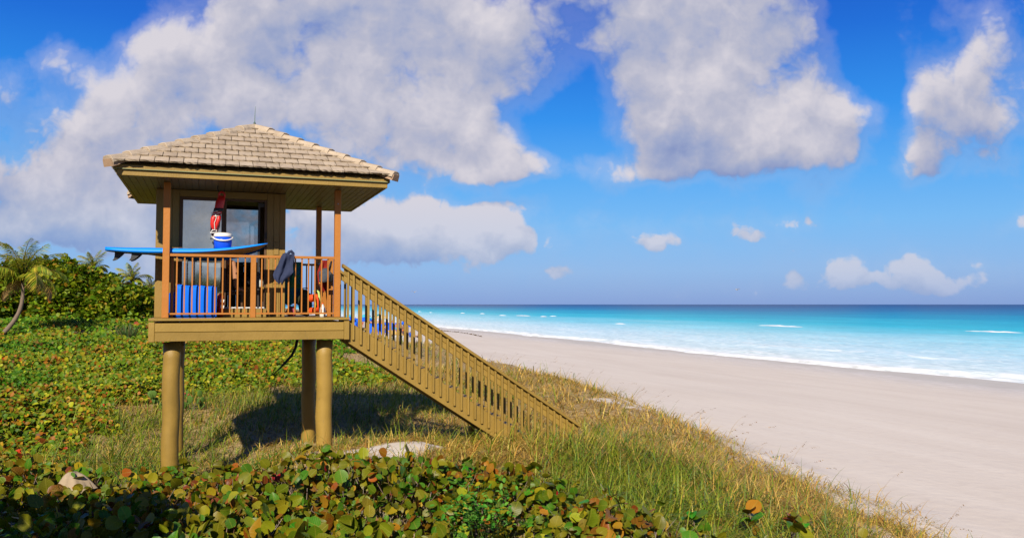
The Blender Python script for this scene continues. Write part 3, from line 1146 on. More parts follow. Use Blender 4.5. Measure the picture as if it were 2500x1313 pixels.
# hip caps with a mortar bed beneath them
for k, (sx, sy) in enumerate(((-1, -1), (1, -1), (1, 1), (-1, 1))):
    p0 = Vector((RC.x + sx * (EU - .02), RC.y + sy * (EV - .02), EZ + .02))
    p1 = Vector((RC.x, RC.y, AZ_ + .03))
    d = (p1 - p0)
    Lh = d.length
    d.normalize()
    side = Vector((-d.y, d.x, 0)).normalized()
    upv = side.cross(d) if side.cross(d).z > 0 else d.cross(side)
    side = d.cross(upv)
    Mq = Matrix((side, d, upv)).transposed().to_quaternion()
    bm = bmesh.new()
    n = 40
    prev = None
    for i in range(n + 1):
        yy = -.035 + i / n * (Lh + .015)
        ww = .105 + random.uniform(-.008, .008)
        hh = -.075 + random.uniform(-.008, .008)
        r = [bm.verts.new((-ww, yy, hh)), bm.verts.new((-.085, yy, .035)), bm.verts.new((.085, yy, .035)), bm.verts.new((ww, yy, hh))]
        if prev:
            for a in range(3):
                bm.faces.new((prev[a], prev[a + 1], r[a + 1], r[a]))
        else:
            bm.faces.new(r)
        prev = r
    mo = link('mortar_bed', bm_mesh('mortar_bed', bm), MORTAR, roof, p0)
    mo.rotation_euler = Mq.to_euler()
    nh = 9
    st_ = (Lh - .03) / nh
    for i in range(nh):
        bm = bmesh.new()
        prof = [(-.118, -.045), (-.112, .0), (-.078, .050), (0, .062), (.078, .050), (.112, .0), (.118, -.045)]
        rings = []
        for (yy, s_, dz_) in ((0.0, 1.0, .024), (.012, 1.03, .028), (st_ + .04, .90, .0)):
            rings.append([bm.verts.new((px * s_, yy + random.uniform(-.004, .004), pz * s_ + dz_)) for px, pz in prof])
        low = [bm.verts.new((px * .9, 0.004, pz - .012)) for px, pz in prof]
        for a, b in zip(rings, rings[1:]):
            for q_ in range(6):
                bm.faces.new((a[q_], a[q_ + 1], b[q_ + 1], b[q_]))
        bm.faces.new(rings[0][::-1])
        for q_ in range(6):
            bm.faces.new((low[q_], low[q_ + 1], rings[0][q_ + 1], rings[0][q_]))
        h = link('hip_tile', bm_mesh('hip_tile', bm), TILE, roof, p0 + d * (i * st_ - .02))
        h.rotation_euler = (Mq @ Quaternion((0, 1, 0), random.uniform(-.02, .02))).to_euler()
bm = bmesh.new()
bm_tube(bm, [(RC.x, RC.y, AZ_ + .0), (RC.x + .004, RC.y, AZ_ + .25), (RC.x + .012, RC.y, AZ_ + .41)], [.009, .006, .003], 6)
bm_lathe(bm, [(.03, 0), (.02, .05), (.009, .07)], 10, (RC.x, RC.y, AZ_ + .055))
hub('lightning_rod', plain('green copper rod', (.08, .13, .11), .5, metal=.4), bm)

# ---- stairs down to the sand
SL = .6625                                  # fall per metre of run


def zrail(u):
    return .949 - SL * (u - 2.99)


def sloped(name, u0, u1, v0, v1, zt, th, mat, parent, bev=.005):
    """A plank lying along the stair: top edge follows zrail() + zt, th is its height square to the run."""
    bm = bmesh.new()
    vs = [(u0, zrail(u0) + zt), (u1, zrail(u1) + zt), (u1, zrail(u1) + zt - th), (u0, zrail(u0) + zt - th)]
    a = [bm.verts.new((u, v0, z)) for u, z in vs]
    b = [bm.verts.new((u, v1, z)) for u, z in vs]
    bm.faces.new(a)
    bm.faces.new(b[::-1])
    for i in range(4):
        bm.faces.new((a[i], b[i], b[(i + 1) % 4], a[(i + 1) % 4]))
    bmesh.ops.recalc_face_normals(bm, faces=bm.faces)
    bmesh.ops.bevel(bm, geom=list(bm.edges), offset=bev, segments=1, affect='EDGES')
    return link(name, bm_mesh(name, bm), mat, parent, (0, 0, 0))


bm = bmesh.new()
bm_box(bm, (3.115, .10, -.30), (3.16, .95, -.02))
stair = hub('staircase', OLIVE, bm)
U1 = 7.42
for (vf, vin) in ((.06, 1), (1.0, -1)):
    sloped('stringer', 3.118, U1, vf, vf + .045, -.90, .375, OLIVE, stair)
    sloped('handrail', 3.0, U1 + .02, vf - .075, vf + .085, .0, .058, OLIVE, stair)
    sloped('rail_board', 3.03, U1, vf + .004, vf + .036, -.066, .100, OLIVE, stair)
    if vin > 0:
        sloped('rail_board', 3.03, U1, vf + .001, vf + .040, -.172, .112, OLIVE, stair)
    for k in range(33):
        u = 3.19 + k * .1285
        zt, zb = zrail(u) - .062, zrail(u) - 1.172
        vv0 = vf - .042
        tb('baluster', (u - .0195, vv0, zb), (u + .0195, vv0 + .040, zt), OLIVE, stair, .004)
    tb('stair_post', (3.085, vf - .03, -.33), (3.117, vf + .03, zrail(3.08) - .01), OLIVE, stair, .005)
for k in range(15):
    u = 3.22 + k * .272
    z = -.16 - k * .272 * SL
    tb('tread', (u - .02, .108, z - .04), (u + .25, .998, z), OLIVE, stair, .005)
for (vf,) in ((.01,), (1.03,)):
    for u in (5.6, 7.2):
        tb('stair_post', (u - .045, .13 if vf < .5 else .90, zrail(u) - 2.0), (u + .045, .22 if vf < .5 else .99, zrail(u) - 1.28), OLIVE, stair, .005)
# black strap hanging below the deck

# ------------------------------------------------------------------ planting helpers
def rotm(yaw, pitch, roll):
    cy, sy = np.cos(yaw), np.sin(yaw)
    cp, sp = np.cos(pitch), np.sin(pitch)
    cr, sr = np.cos(roll), np.sin(roll)
    n = len(yaw)
    Rz = np.zeros((n, 3, 3)); Rz[:, 0, 0] = cy; Rz[:, 0, 1] = -sy; Rz[:, 1, 0] = sy; Rz[:, 1, 1] = cy; Rz[:, 2, 2] = 1
    Ry = np.zeros((n, 3, 3)); Ry[:, 0, 0] = cp; Ry[:, 0, 2] = sp; Ry[:, 2, 0] = -sp; Ry[:, 2, 2] = cp; Ry[:, 1, 1] = 1
    Rx = np.zeros((n, 3, 3)); Rx[:, 0, 0] = 1; Rx[:, 1, 1] = cr; Rx[:, 1, 2] = -sr; Rx[:, 2, 1] = sr; Rx[:, 2, 2] = cr
    return Rz @ Ry @ Rx


def leaf_template(fold=.10, curl=.12, wave=0.0, wid=1.0):
    xs = np.array([0, .10, .33, .62, .87, 1.0])
    hw = np.array([0, .33, .50, .49, .30, 0]) * wid
    V, T = [], []
    vz = lambda x: -curl * x * x
    vein = []
    for x in xs:
        vein.append(len(V)); V.append((x, 0, vz(x)))
    for sgn in (1, -1):
        side = []
        for k in range(1, 5):
            side.append(len(V))
            V.append((xs[k] - (.05 if k == 1 else 0), sgn * hw[k], vz(xs[k]) + fold * hw[k] * 2 + wave * math.sin(k * 2.4 + sgn) - .05 * hw[k]))
        def tri(a, b, c):
            T.append((a, b, c) if sgn > 0 else (a, c, b))
        tri(vein[0], vein[1], side[0])
        for k in range(3):
            tri(vein[k + 1], vein[k + 2], side[k + 1])
            tri(vein[k + 1], side[k + 1], side[k])
        tri(vein[4], vein[5], side[3])
    return np.array(V), np.array(T)


def small_leaf(fold=.16, wid=.8):
    V = np.array([(0, 0, 0), (.35, .42 * wid, fold * .4), (.78, .34 * wid, fold * .2), (1, 0, -.12), (.78, -.34 * wid, fold * .2), (.35, -.42 * wid, fold * .4)])
    T = np.array([(0, 3, 2), (0, 2, 1), (0, 4, 3), (0, 5, 4)])
    return V, T


def scatter(tmpl, P, Rm, sc, col):
    TV, TT_ = tmpl
    n, k = len(P), len(TV)
    V = np.einsum('nij,kj->nki', Rm, TV) * sc[:, None, None] + P[:, None, :]
    T = TT_[None] + (np.arange(n) * k)[:, None, None]
    return V.reshape(-1, 3), T.reshape(-1, 3), np.repeat(col, k, 0), np.tile(TV, (n, 1))


def merge(parts):
    V, T, C, L, o = [], [], [], [], 0
    for v, t, c, l in parts:
        V.append(v); T.append(t + o); C.append(c); L.append(l)
        o += len(v)
    return np.concatenate(V), np.concatenate(T), np.concatenate(C), np.concatenate(L)


def palette(n, cols, weights, jit=.22):
    w = np.array(weights, dtype=float)
    idx = rng.choice(len(cols), n, p=w / w.sum())
    c = np.array(cols)[idx] * (1 + rng.uniform(-jit, jit, (n, 1))) * (1 + rng.uniform(-jit * .4, jit * .4, (n, 3)))
    return np.clip(c, .004, 1)


def sticks(A, B, ra, rb, col, bend=.15):
    """Many thin three-sided twigs from A to B with a kink."""
    n = len(A)
    mid = (A + B) / 2 + rng.normal(0, 1, (n, 3)) * bend * np.linalg.norm(B - A, axis=1)[:, None] * np.array([1, 1, .3])
    ring = np.array([(math.cos(a), math.sin(a), 0) for a in (0, 2.094, 4.189)])
    V = np.stack([A[:, None] + ring * ra[:, None, None], mid[:, None] + ring * ((ra + rb) / 2)[:, None, None], B[:, None] + ring * rb[:, None, None]], 1)
    T = []
    for l in range(2):
        for k in range(3):
            a, b = l * 3 + k, l * 3 + (k + 1) % 3
            T += [(a, b, b + 3), (a, b + 3, a + 3)]
    T = np.array(T)[None] + (np.arange(n) * 9)[:, None, None]
    V = V.reshape(-1, 3)
    return V, T.reshape(-1, 3), np.repeat(col, 9, 0), np.zeros((len(V), 3))


def blades(P, length, width, yaw, lean, bend, col, segs=3):
    """Grass: tapered strips that arch over; colour runs along nothing but the blade's own tint."""
    n = len(P)
    d = np.stack([np.cos(yaw), np.sin(yaw)], 1)
    w = np.stack([-np.sin(yaw), np.cos(yaw), np.zeros(n)], 1)
    pos = P.copy()
    rows = []
    for s in range(segs + 1):
        t = s / segs
        wd = width * (1 - t) ** .7 * .5 if s < segs else width * 0
        if s < segs:
            rows.append(pos - w * wd[:, None]); rows.append(pos + w * wd[:, None])
        else:
            rows.append(pos)
        ang = lean + bend * (t + .5 / segs)
        st = (length / segs)[:, None]
        pos = pos + np.concatenate([d * np.sin(ang)[:, None], np.cos(ang)[:, None]], 1) * st
    V = np.stack(rows, 1)
    k = V.shape[1]
    T = []
    for s in range(segs - 1):
        a = s * 2
        T += [(a, a + 1, a + 3), (a, a + 3, a + 2)]
    a = (segs - 1) * 2
    T += [(a, a + 1, a + 2)]
    T = np.array(T)[None] + (np.arange(n) * k)[:, None, None]
    V = V.reshape(-1, 3)
    return V, T.reshape(-1, 3), np.repeat(col, k, 0), np.zeros((len(V), 3))


def to_mesh(name, parts, mat, parent=None, kind=None, lp=False):
    V, T, C, L = merge(parts)
    o = link(name, np_mesh(name, V, T, C, L if lp else None), mat, parent)
    if kind:
        o['kind'] = kind
    return o


def in_frame(P, m=1.06):
    fw = P[:, 1] * math.cos(PITCH) + (P[:, 2] - EYE.z) * math.sin(PITCH)
    up_ = -P[:, 1] * math.sin(PITCH) + (P[:, 2] - EYE.z) * math.cos(PITCH)
    fw = np.maximum(fw, .1)
    return (np.abs(P[:, 0] / fw) < .625 * m) & (np.abs(up_ / fw) < .328 * m + .02)


GREENS = [(.085, .165, .006), (.135, .155, .006), (.21, .205, .008), (.36, .31, .012), (.045, .19, .010)]
WARM = [(.22, .115, .006), (.34, .125, .010), (.17, .05, .006), (.42, .04, .010), (.44, .25, .015)]


# ------------------------------------------------------------------ the sea grape thicket nearest the camera
def canopy(X, Y):
    return ground(X, Y) + .50 + (fbm(X * 1.1, Y * 1.1, 61) - .5) * .50 + (fbm(X * 3.4, Y * 3.4, 62, 2) - .5) * .42


def thicket_mask(X, Y):
    """1 inside the thicket: its far edge runs from the near left pile past the sand mound and back towards the camera on the right."""
    far = np.interp(X, [-14, -7, -5.6, -4.6, -3.2, -2.4, -1.6, -.9, -.3, .4, 1.2, 2.0, 2.8, 3.6], [12.2, 12.4, 12.2, 12.0, 11.7, 11.7, 11.9, 11.8, 11.4, 11.0, 10.4, 9.8, 9.0, 7.8])
    return Y < far + (fbm(X * 1.2, Y * 0, 66) - .5) * .9


def near_leaves(n, region, depth, size, greens_w, warm_w, faceup=1.0):
    X = rng.uniform(region[0], region[1], n)
    Y = rng.uniform(region[2], region[3], n)
    return X, Y


N = 52000
X = rng.uniform(-9.5, 4.0, N)
Y = rng.uniform(6.3, 13.2, N)
keep = thicket_mask(X, Y) & (np.abs(X) < .66 * Y + 1.2)
X, Y = X[keep], Y[keep]
thin = rng.uniform(0, 1, len(X)) < np.clip(-.15 + 1.5 * fbm(X * 1.9, Y * 1.9, 71), .12, 1) * (1 - .80 * sstep(X, .6, 2.2))
X, Y = X[thin], Y[thin]
dep = np.abs(rng.normal(0, .24, len(X)))
Z = np.maximum(canopy(X, Y) - dep + rng.uniform(-.03, .09, len(X)), ground(X, Y) + .03)
P = np.stack([X, Y, Z], 1)
n = len(P)
warmth = fbm(X * .8, Y * .8, 81)
C = palette(n, GREENS, [.8, 1.3, 1.2, .5, .8])
cw = palette(n, WARM, [1.4, .8, .45, .10, .4])
pick = rng.uniform(0, 1, n) < np.clip(.04 + .9 * (warmth - .48) + .13 * (X < -3.5), .03, .40)
C[pick] = cw[pick]
yaw = rng.uniform(0, 2 * PI, n)
tilt = rng.normal(.45, .62, n)                              # blade tips lifted; most faces look up and to the south, to the sun
Rm = rotm(yaw, -tilt, rng.normal(0, .95, n))
Rx = rotm(np.zeros(n), np.zeros(n), np.abs(rng.normal(.62, .55, n)))   # the whole plant leans its faces towards the light
Rm = Rx @ Rm
sc = np.clip(rng.normal(.092, .038, n), .035, .20) * (1 + .25 * sstep(-P[:, 1], -9.5, -7.5))
tpl = [leaf_template(f, c, w_, wd) for f, c, w_, wd in ((.12, .12, .01, 1), (.24, .26, .03, .95), (.05, .08, .05, 1.05), (.18, -.14, .03, .9), (.38, .34, .05, .9), (.02, .45, .05, 1.0))]
which = rng.integers(0, len(tpl), n)

thick = empty('sea_grape_thicket', (-2.5, 9.5, float(gz(-2.5, 9.5))), 0, 'low sea grape thicket of round green and rusty leaves in front of the tower', 'shrub')
TH0 = Vector(thick.location)
# the three hundred that show largest are leaves of their own
fr = in_frame(P, .97) & (dep < .07)
order = np.argsort(np.where(fr, Y / sc * .14 + rng.uniform(0, 1.2, n), 1e9))[:300]
single = np.zeros(n, bool)
single[order] = True
lv = []
for k in range(24):
    tv, tt = tpl[k % 6]
    col = C[order[k * 12]]
    me = np_mesh('leaf', tv, tt, np.tile(col, (len(tv), 1)), tv)
    me.materials.append(M_LEAF)
    lv.append((me, col))
lc = np.array([c for _, c in lv])
for i in order:
    # the mesh of nearest colour
    k = int(np.argmin(((lc - C[i]) ** 2).sum(1) + rng.uniform(0, .002, 24)))
    o = link('leaf', lv[k][0], None, thick, Vector(P[i]) - TH0)
    o.scale = (sc[i],) * 3
    o.rotation_euler = Matrix(Rm[i].tolist()).to_euler()
parts = [scatter(tpl[k], (P - np.array(TH0))[m_], Rm[m_], sc[m_], C[m_]) for k in range(len(tpl)) for m_ in [(which == k) & ~single]]
to_mesh('leaves', parts, M_LEAF, thick, 'stuff', True)
ns = 5200
X = rng.uniform(-9, 3, ns); Y = rng.uniform(6.4, 12.6, ns)
k_ = thicket_mask(X, Y)
X, Y = X[k_], Y[k_]
A = np.stack([X, Y, ground(X, Y) - .02], 1) - np.array(TH0)
top = canopy(X, Y) - rng.uniform(.0, .22, len(X))
B = np.stack([X + rng.normal(0, .14, len(X)), Y + rng.normal(0, .14, len(X)), top], 1) - np.array(TH0)
to_mesh('stems', [sticks(A, B, rng.uniform(.006, .013, len(A)), rng.uniform(.003, .006, len(A)), palette(len(A), [(.30, .22, .17), (.18, .11, .06), (.40, .32, .25)], [1, .8, .8]))], M_COVER, thick, 'stuff')

# shoots standing alone in the grass to the right
for (px, py, Yd, cnt, lab) in ((1440, 1235, 9.6, 9, 'lone sea grape shoot with four fresh round leaves at the right end of the thicket'),
                               (1690, 1255, 9.9, 8, 'green sea grape shoot in the middle of the tall grass'),
                               (1830, 1262, 10.0, 9, 'sea grape shoot with a tan dried leaf in the grass nearer the beach'),
                               (1935, 1275, 10.1, 9, 'red edged sea grape shoot in the grass, the one nearest the beach')):
    c = at_dist(px, py, Yd)
    g0 = gz(c.x, c.y)
    sh = empty('sea_grape_shoot', (c.x, c.y, g0), 0, lab, 'plant', 'sea grape shoots in the dune grass')
    hgt = max(.35, c.z - g0)
    bm = bmesh.new()
    bm_tube(bm, [(0, 0, -.05), (.03, .01, hgt * .5), (.0, .0, hgt)], [.008, .007, .004], 6)
    link('stem', bm_mesh('stem', bm, True), BARK, sh)
    for j in range(cnt):
        t = .25 + .75 * (j + 1) / cnt
        warm = random.random() < (.2 if 'green' in lab or 'fresh' in lab else .4)
        col = random.choice(WARM[:3] if warm else GREENS[:2] + GREENS[4:])
        tv, tt = tpl[j % 6]
        me = np_mesh('leaf', tv, tt, np.tile(np.array(col), (len(tv), 1)), tv)
        me.materials.append(M_LEAF)
        o = link('leaf', me, None, sh, (.03 * math.sin(t * 3), .01, hgt * t))
        s_ = random.uniform(.13, .19)
        o.scale = (s_, s_, s_)
        o.rotation_euler = (random.uniform(.1, .7), random.uniform(-.9, .1), j * 2.4 + random.uniform(-.3, .3))

# a bright weed among them
c = at_dist(1170, 1250, 9.0)
wz = gz(c.x, c.y)
weed = empty('weed', (c.x, c.y, wz), 0, 'bright green small leaved weed growing through the thicket', 'plant')
n = 420
q = rng.normal(0, 1, (n, 3)) * np.array([.22, .18, .15]) + np.array([0, 0, max(.45, c.z - wz)])
to_mesh('leaves', [scatter(small_leaf(.1, .6), q, rotm(rng.uniform(0, 6.28, n), rng.normal(-.2, .5, n), rng.normal(.3, .4, n)), rng.uniform(.04, .085, n), palette(n, [(.075, .26, .02), (.12, .30, .03), (.05, .18, .015)], [1, 1, 1]))], M_COVER, weed, 'stuff')
A = np.tile(np.array([[0, 0, 0.]]), (30, 1)) + rng.normal(0, .04, (30, 3)) * np.array([1, 1, 0])
to_mesh('stems', [sticks(A, q[:30], np.full(30, .004), np.full(30, .002), palette(30, [(.10, .16, .03)], [1]))], M_COVER, weed, 'stuff')


# ------------------------------------------------------------------ leafy ground cover rising inland, left and behind the tower
def cover_in(X, Y):
    lim = np.interp(Y, [10, 13, 17, 20, 24, 27, 40, 70], [-5.6, -7.0, -8.6, -9.2, -7.2, -3.8, -8.0, -14])
    return lim + (fbm(X * .5, Y * .5, 91) - .5) * 2.6 + (fbm(X * 1.7, Y * 1.7, 92) - .5) * 1.2 - X


def cover_mask(X, Y):
    return cover_in(X, Y) > 0


parts, stickp = [], []
for (y0, y1, nn, s0) in ((12.0, 16, 38000, .088), (16, 24, 92000, .092), (24, 36, 90000, .115), (36, 62, 80000, .165)):
    Y = np.sqrt(rng.uniform(y0 ** 2, y1 ** 2, nn))
    X = rng.uniform(-.70, .02, nn) * Y
    k_ = cover_mask(X, Y) & ~thicket_mask(X, Y) & ((X < -.25 * Y) | (Y > 23))
    X, Y = X[k_], Y[k_]
    dep = np.abs(rng.normal(0, .11, len(X)))
    lump = (fbm(X * .7, Y * .7, 93) - .5) * .6 + (fbm(X * 2.6, Y * 2.6, 94) - .5) * .28
    Z = ground(X, Y) + np.maximum(.03, (.34 + lump - dep) * (.25 + .75 * sstep(cover_in(X, Y), 0, 1.8)))
    P = np.stack([X, Y, Z], 1)
    n = len(P)
    C = palette(n, [(.105, .185, .006), (.18, .215, .007), (.34, .32, .012), (.06, .13, .006), (.24, .15, .01)], [1.4, 1.4, .6, .7, .5])
    wm = palette(n, WARM, [1.2, 1.1, .5, .14, .6])
    hot = fbm(X * .35 + 2, Y * .35, 95)
    nearleft = sstep(-Y, -22, -14)
    pk = rng.uniform(0, 1, n) < np.clip(.02 + .9 * (hot - .46) + .25 * nearleft, .02, .5)
    C[pk] = wm[pk]
    gr = sstep(fbm(X * .22 + 7, Y * .14, 96), .50, .66)[:, None]
    C = C * (1 - gr) + C * gr * np.array([.55, .92, .8])
    Rm = rotm(np.zeros(n), np.zeros(n), np.abs(rng.normal(.5, .3, n))) @ rotm(rng.uniform(0, 6.28, n), rng.normal(-.25, .45, n), rng.normal(0, .5, n))
    sc = np.clip(rng.normal(s0, s0 * .24, n), .05, .34)
    tm = tpl[1] if y1 <= 16 else small_leaf(.18, 1.0)
    parts.append(scatter(tm, P, Rm, sc, C))
    if y1 <= 24:
        m_ = rng.uniform(0, 1, n) < .05
        A = P[m_].copy(); A[:, 2] = ground(A[:, 0], A[:, 1])
        B = P[m_] + rng.normal(0, .12, (m_.sum(), 3)) * np.array([1, 1, .4])
        stickp.append(sticks(A, B, np.full(len(A), .006), np.full(len(A), .003), palette(len(A), [(.30, .22, .13), (.20, .13, .07), (.42, .33, .18)], [1, 1, .6])))
to_mesh('ground_cover', parts, M_COVER, None, 'stuff', True)
to_mesh('ground_cover_twigs', stickp, M_COVER, None, 'stuff')

# ------------------------------------------------------------------ dune grass
STRAW = [(.55, .36, .075), (.48, .29, .055), (.64, .46, .13), (.36, .19, .035)]
GGREEN = [(.13, .215, .012), (.22, .265, .018), (.34, .32, .03), (.15, .22, .06)]
gp = []
for (y0, y1, nn, L0, w0, sg) in ((7.2, 11.5, 46000, .52, .017, 4), (11.5, 15.5, 60000, .48, .016, 4), (15.5, 22, 62000, .48, .018, 3), (22, 34, 76000, .60, .024, 3), (34, 75, 52000, .62, .040, 2)):
    Y = np.sqrt(rng.uniform(y0 ** 2, y1 ** 2, nn))
    X = rng.uniform(-.66, .66, nn) * Y
    # tussocks
    cl = rng.uniform(0, 1, nn) < .75
    X = np.where(cl, np.round(X / .34 + (vnoise(X * 3, Y * 3, 5) - .5)) * .34 + rng.normal(0, .07, nn), X)
    u, v = uv_of(X, Y)
    sd = u - np.interp(v, CREST_V, CREST_U) - (fbm(v * .35, v * 0 + 3, 9) - .5) * 1.6
    va = veg_amount(X, Y)
    ed = rng.uniform(0, 1, nn)
    k_ = (va > .25 + .5 * ed) & (cover_in(X, Y) < rng.normal(.3, .5, nn)) & ~(thicket_mask(X, Y) & (X < .9 + rng.normal(0, .7, nn)) & (ed > .10))
    # a sparse fringe creeping over the slip face
    k_ |= (va <= .3) & (ed < .05) & (np.hypot(X + 1.8, Y - 13.3) < 1.2)
    k_ |= (sd > -.5) & (sd < 2.2) & (ed < .10) & (va <= .3) & (fbm(X * .8, Y * .8, 77) > .46)
    X, Y, sd = X[k_], Y[k_], sd[k_]
    n = len(X)
    P = np.stack([X, Y, ground(X, Y) - .01], 1)
    mixn = fbm(X * .45, Y * .45, 101)
    u, v = uv_of(X, Y)
    drycoast = sstep(sd, -4.5, -.5)
    under = np.exp(-(((X + 4.2) / 3.2) ** 2 + ((Y - 18) / 4.5) ** 2))
    gfront = sstep(-Y, -13.5, -10.5) * sstep(X, -.5, 1.0)
    pdry = np.clip(.70 + 1.6 * (mixn - .5) + .55 * drycoast + .06 * under - .22 * gfront + .30 * sstep(Y, 18, 32) * sstep(X, -4, 2), .08, .95)
    C = palette(n, GGREEN, [1.2, 1.2, .9, .35])
    cd = palette(n, STRAW, [1.2, 1, .8, .45])
    dry = rng.uniform(0, 1, n) < pdry
    C[dry] = cd[dry]
    hvar = .55 + .9 * fbm(X * .7, Y * .7, 103)
    Ln = L0 * hvar * rng.uniform(.55, 1.35, n) * np.where(dry, .85, 1.05)
    Ln *= np.where((np.abs(X + 4.4) < 2.6) & (Y > 12.5) & (Y < 17.5), .75, 1.0)
    low = np.exp(-((X - 1.0) / 2.2) ** 2 - ((Y - 13.4) / 1.2) ** 2)
    Ln *= 1 + .35 * low + .55 * np.exp(-((X + 3.4) / 1.3) ** 2 - ((Y - 12.7) / .7) ** 2)
    bend = np.abs(rng.normal(1.6, .7, n)) + dry * .3
    yaw = np.where(rng.uniform(0, 1, n) < .3, rng.normal(-.3, .8, n), rng.uniform(0, 2 * PI, n))
    gp.append(blades(P, Ln, w0 * rng.uniform(.6, 1.3, n), yaw, np.abs(rng.normal(.50, .48, n)) + dry * np.abs(rng.normal(.2, .6, n)), bend, C, sg))
V, T, C, L = merge(gp)
tag(link('dune_grass', np_mesh('dune_grass', V, T, C), M_GRASS), kind='stuff')
print('grass tris', len(T))

# tall seed stalks nodding along the dune's edge
n = 90
v = rng.uniform(4, 40, n)
u = np.interp(v, CREST_V, CREST_U) + rng.normal(-.5, .8, n)
X, Y = u * CT - v * ST, u * ST + v * CT
P = np.stack([X, Y, ground(X, Y)], 1)
Ln = rng.uniform(.55, 1.05, n)
yaw = rng.normal(-.1, .5, n)
st = blades(P, Ln, np.full(n, .013), yaw, rng.uniform(.1, .5, n), rng.uniform(.6, 1.5, n), palette(n, STRAW, [1, 1, .5, 1]), 6)
tips = st[0].reshape(n, -1, 3)
tip = tips[:, -2]
hd = []
for j in range(5):
    q = tips[:, -1] * (1 - j * .12) + tips[:, -4] * (j * .12)
    hd.append(scatter(small_leaf(.1, .45), q, rotm(yaw + rng.normal(0, .5, n), rng.uniform(-.1, 1.0, n), rng.normal(0, 1, n)), rng.uniform(.022, .045, n), palette(n, [(.32, .20, .10), (.22, .13, .06)], [1, 1])))
to_mesh('seed_stalks', [st] + hd, M_GRASS, None, 'stuff')

# low creeping green between the pile and the mound
n = 5200
X = np.concatenate([rng.normal(-4.75, .55, n // 2), rng.normal(-6.3, .5, n // 2)])
Y = np.concatenate([rng.normal(13.0, .35, n // 2), rng.normal(14.0, .4, n // 2)])
P = np.stack([X, Y, ground(X, Y) + np.abs(rng.normal(.05, .05, n))], 1)
to_mesh('creeping_herb', [scatter(small_leaf(.1, .55), P, rotm(rng.uniform(0, 6.28, n), rng.normal(-.2, .5, n), rng.normal(.2, .4, n)), rng.uniform(.03, .06, n), palette(n, [(.06, .20, .02), (.09, .24, .025), (.05, .14, .02)], [1, 1, 1]))], M_COVER, None, 'stuff')


# ------------------------------------------------------------------ tall hedges of sea grape and the palms
def hedge(name, label, bumps, count, size, parent_loc, group=None):
    """bumps: (x, y, z0, rx, ry, height) mounds; leaves spread through their outer shell."""
    root = empty(name, parent_loc, 0, label, 'hedge', group)
    pl = np.array(parent_loc)
    vol = np.array([b[3] * b[5] + b[4] * b[5] for b in bumps])
    parts = []
    for b, cnt in zip(bumps, (vol / vol.sum() * count).astype(int)):
        th_ = rng.uniform(0, 2 * PI, cnt)
        cz = rng.uniform(0.0, 1, cnt) ** .8
        rr = np.sqrt(1 - (cz * .98) ** 2.4)
        lum = 1 + (fbm(th_ * 2.6, cz * 5, int(b[0] * 7) & 255) - .5) * .55
        sh_ = 1 - np.abs(rng.normal(0, .10, cnt))
        q = np.stack([b[0] + b[3] * rr * np.cos(th_) * lum * sh_, b[1] + b[4] * rr * np.sin(th_) * lum * sh_, b[2] + b[5] * cz * (.55 + .45 * lum) * sh_], 1)
        q += rng.normal(0, .07, (cnt, 3))
        C = palette(cnt, [(.10, .17, .006), (.15, .21, .007), (.25, .26, .012), (.06, .11, .006), (.26, .16, .012), (.34, .13, .012)], [1.2, 1.3, .8, .8, .3, .10], .3)
        Rm = rotm(th_ + rng.normal(0, .8, cnt), rng.normal(.1, .6, cnt), rng.normal(0, .7, cnt))
        parts.append(scatter(small_leaf(.15, 1.05), q - pl, Rm, np.clip(rng.normal(size, size * .25, cnt), .06, .5), C))
    to_mesh('foliage', parts, M_COVER, root, 'stuff')
    A, B = [], []
    for b in bumps:
        for _ in range(26):
            a = random.uniform(0, 6.28); r = random.uniform(0, .7)
            A.append((b[0] + b[3] * r * .5 * math.cos(a), b[1] + b[4] * r * .5 * math.sin(a), b[2] - .2))
            B.append((b[0] + b[3] * r * math.cos(a), b[1] + b[4] * r * math.sin(a), b[2] + b[5] * .85 * math.sqrt(1 - r * r)))
    A, B = np.array(A) - pl, np.array(B) - pl
    to_mesh('branches', [sticks(A, B, np.full(len(A), .05), np.full(len(A), .02), palette(len(A), [(.14, .10, .075), (.09, .065, .05)], [1, 1]), .12)], M_COVER, root, 'stuff')
    return root


hx = lambda px, Yd: (px - 1250) / 2000 * Yd
hb = []
for (px, Yd, top, rx, ry) in ((-120, 47, 640, 3.4, 3.0), (-30, 49, 652, 2.8, 3.0), (60, 50, 640, 2.6, 2.8), (130, 52, 632, 2.8, 3.0), (185, 50, 652, 2.3, 2.8), (240, 51, 672, 2.2, 2.8), (295, 50, 694, 2.1, 2.6), (345, 52, 706, 1.9, 2.6), (405, 54, 718, 2.2, 3.0), (470, 56, 728, 2.4, 3.0)):
    x = hx(px, Yd)
    g0 = gz(x, Yd)
    hb.append((x, Yd, g0, rx, ry, 5.5 + (743 - top) / 2000 * Yd - g0))
hedge('sea_grape_hedge', 'tall dense sea grape hedge behind the ground cover, left of the tower', hb, 60000, .25, (hx(150, 50), 50, gz(hx(150, 50), 50)))
# behind the camera: what the cabin's glass reflects
hb2 = []
for k in range(9):
    x = -15 + k * 4.0
    g0 = gz(x, -13)
    hb2.append((x, -13 + random.uniform(-1, 1), g0, 2.9, 2.4, random.uniform(3.2, 4.2)))
hedge('sea_grape_hedge', 'sea grape hedge behind the camera, mirrored in the cabin glass', hb2, 14000, .34, (0, -13, gz(0, -13)))
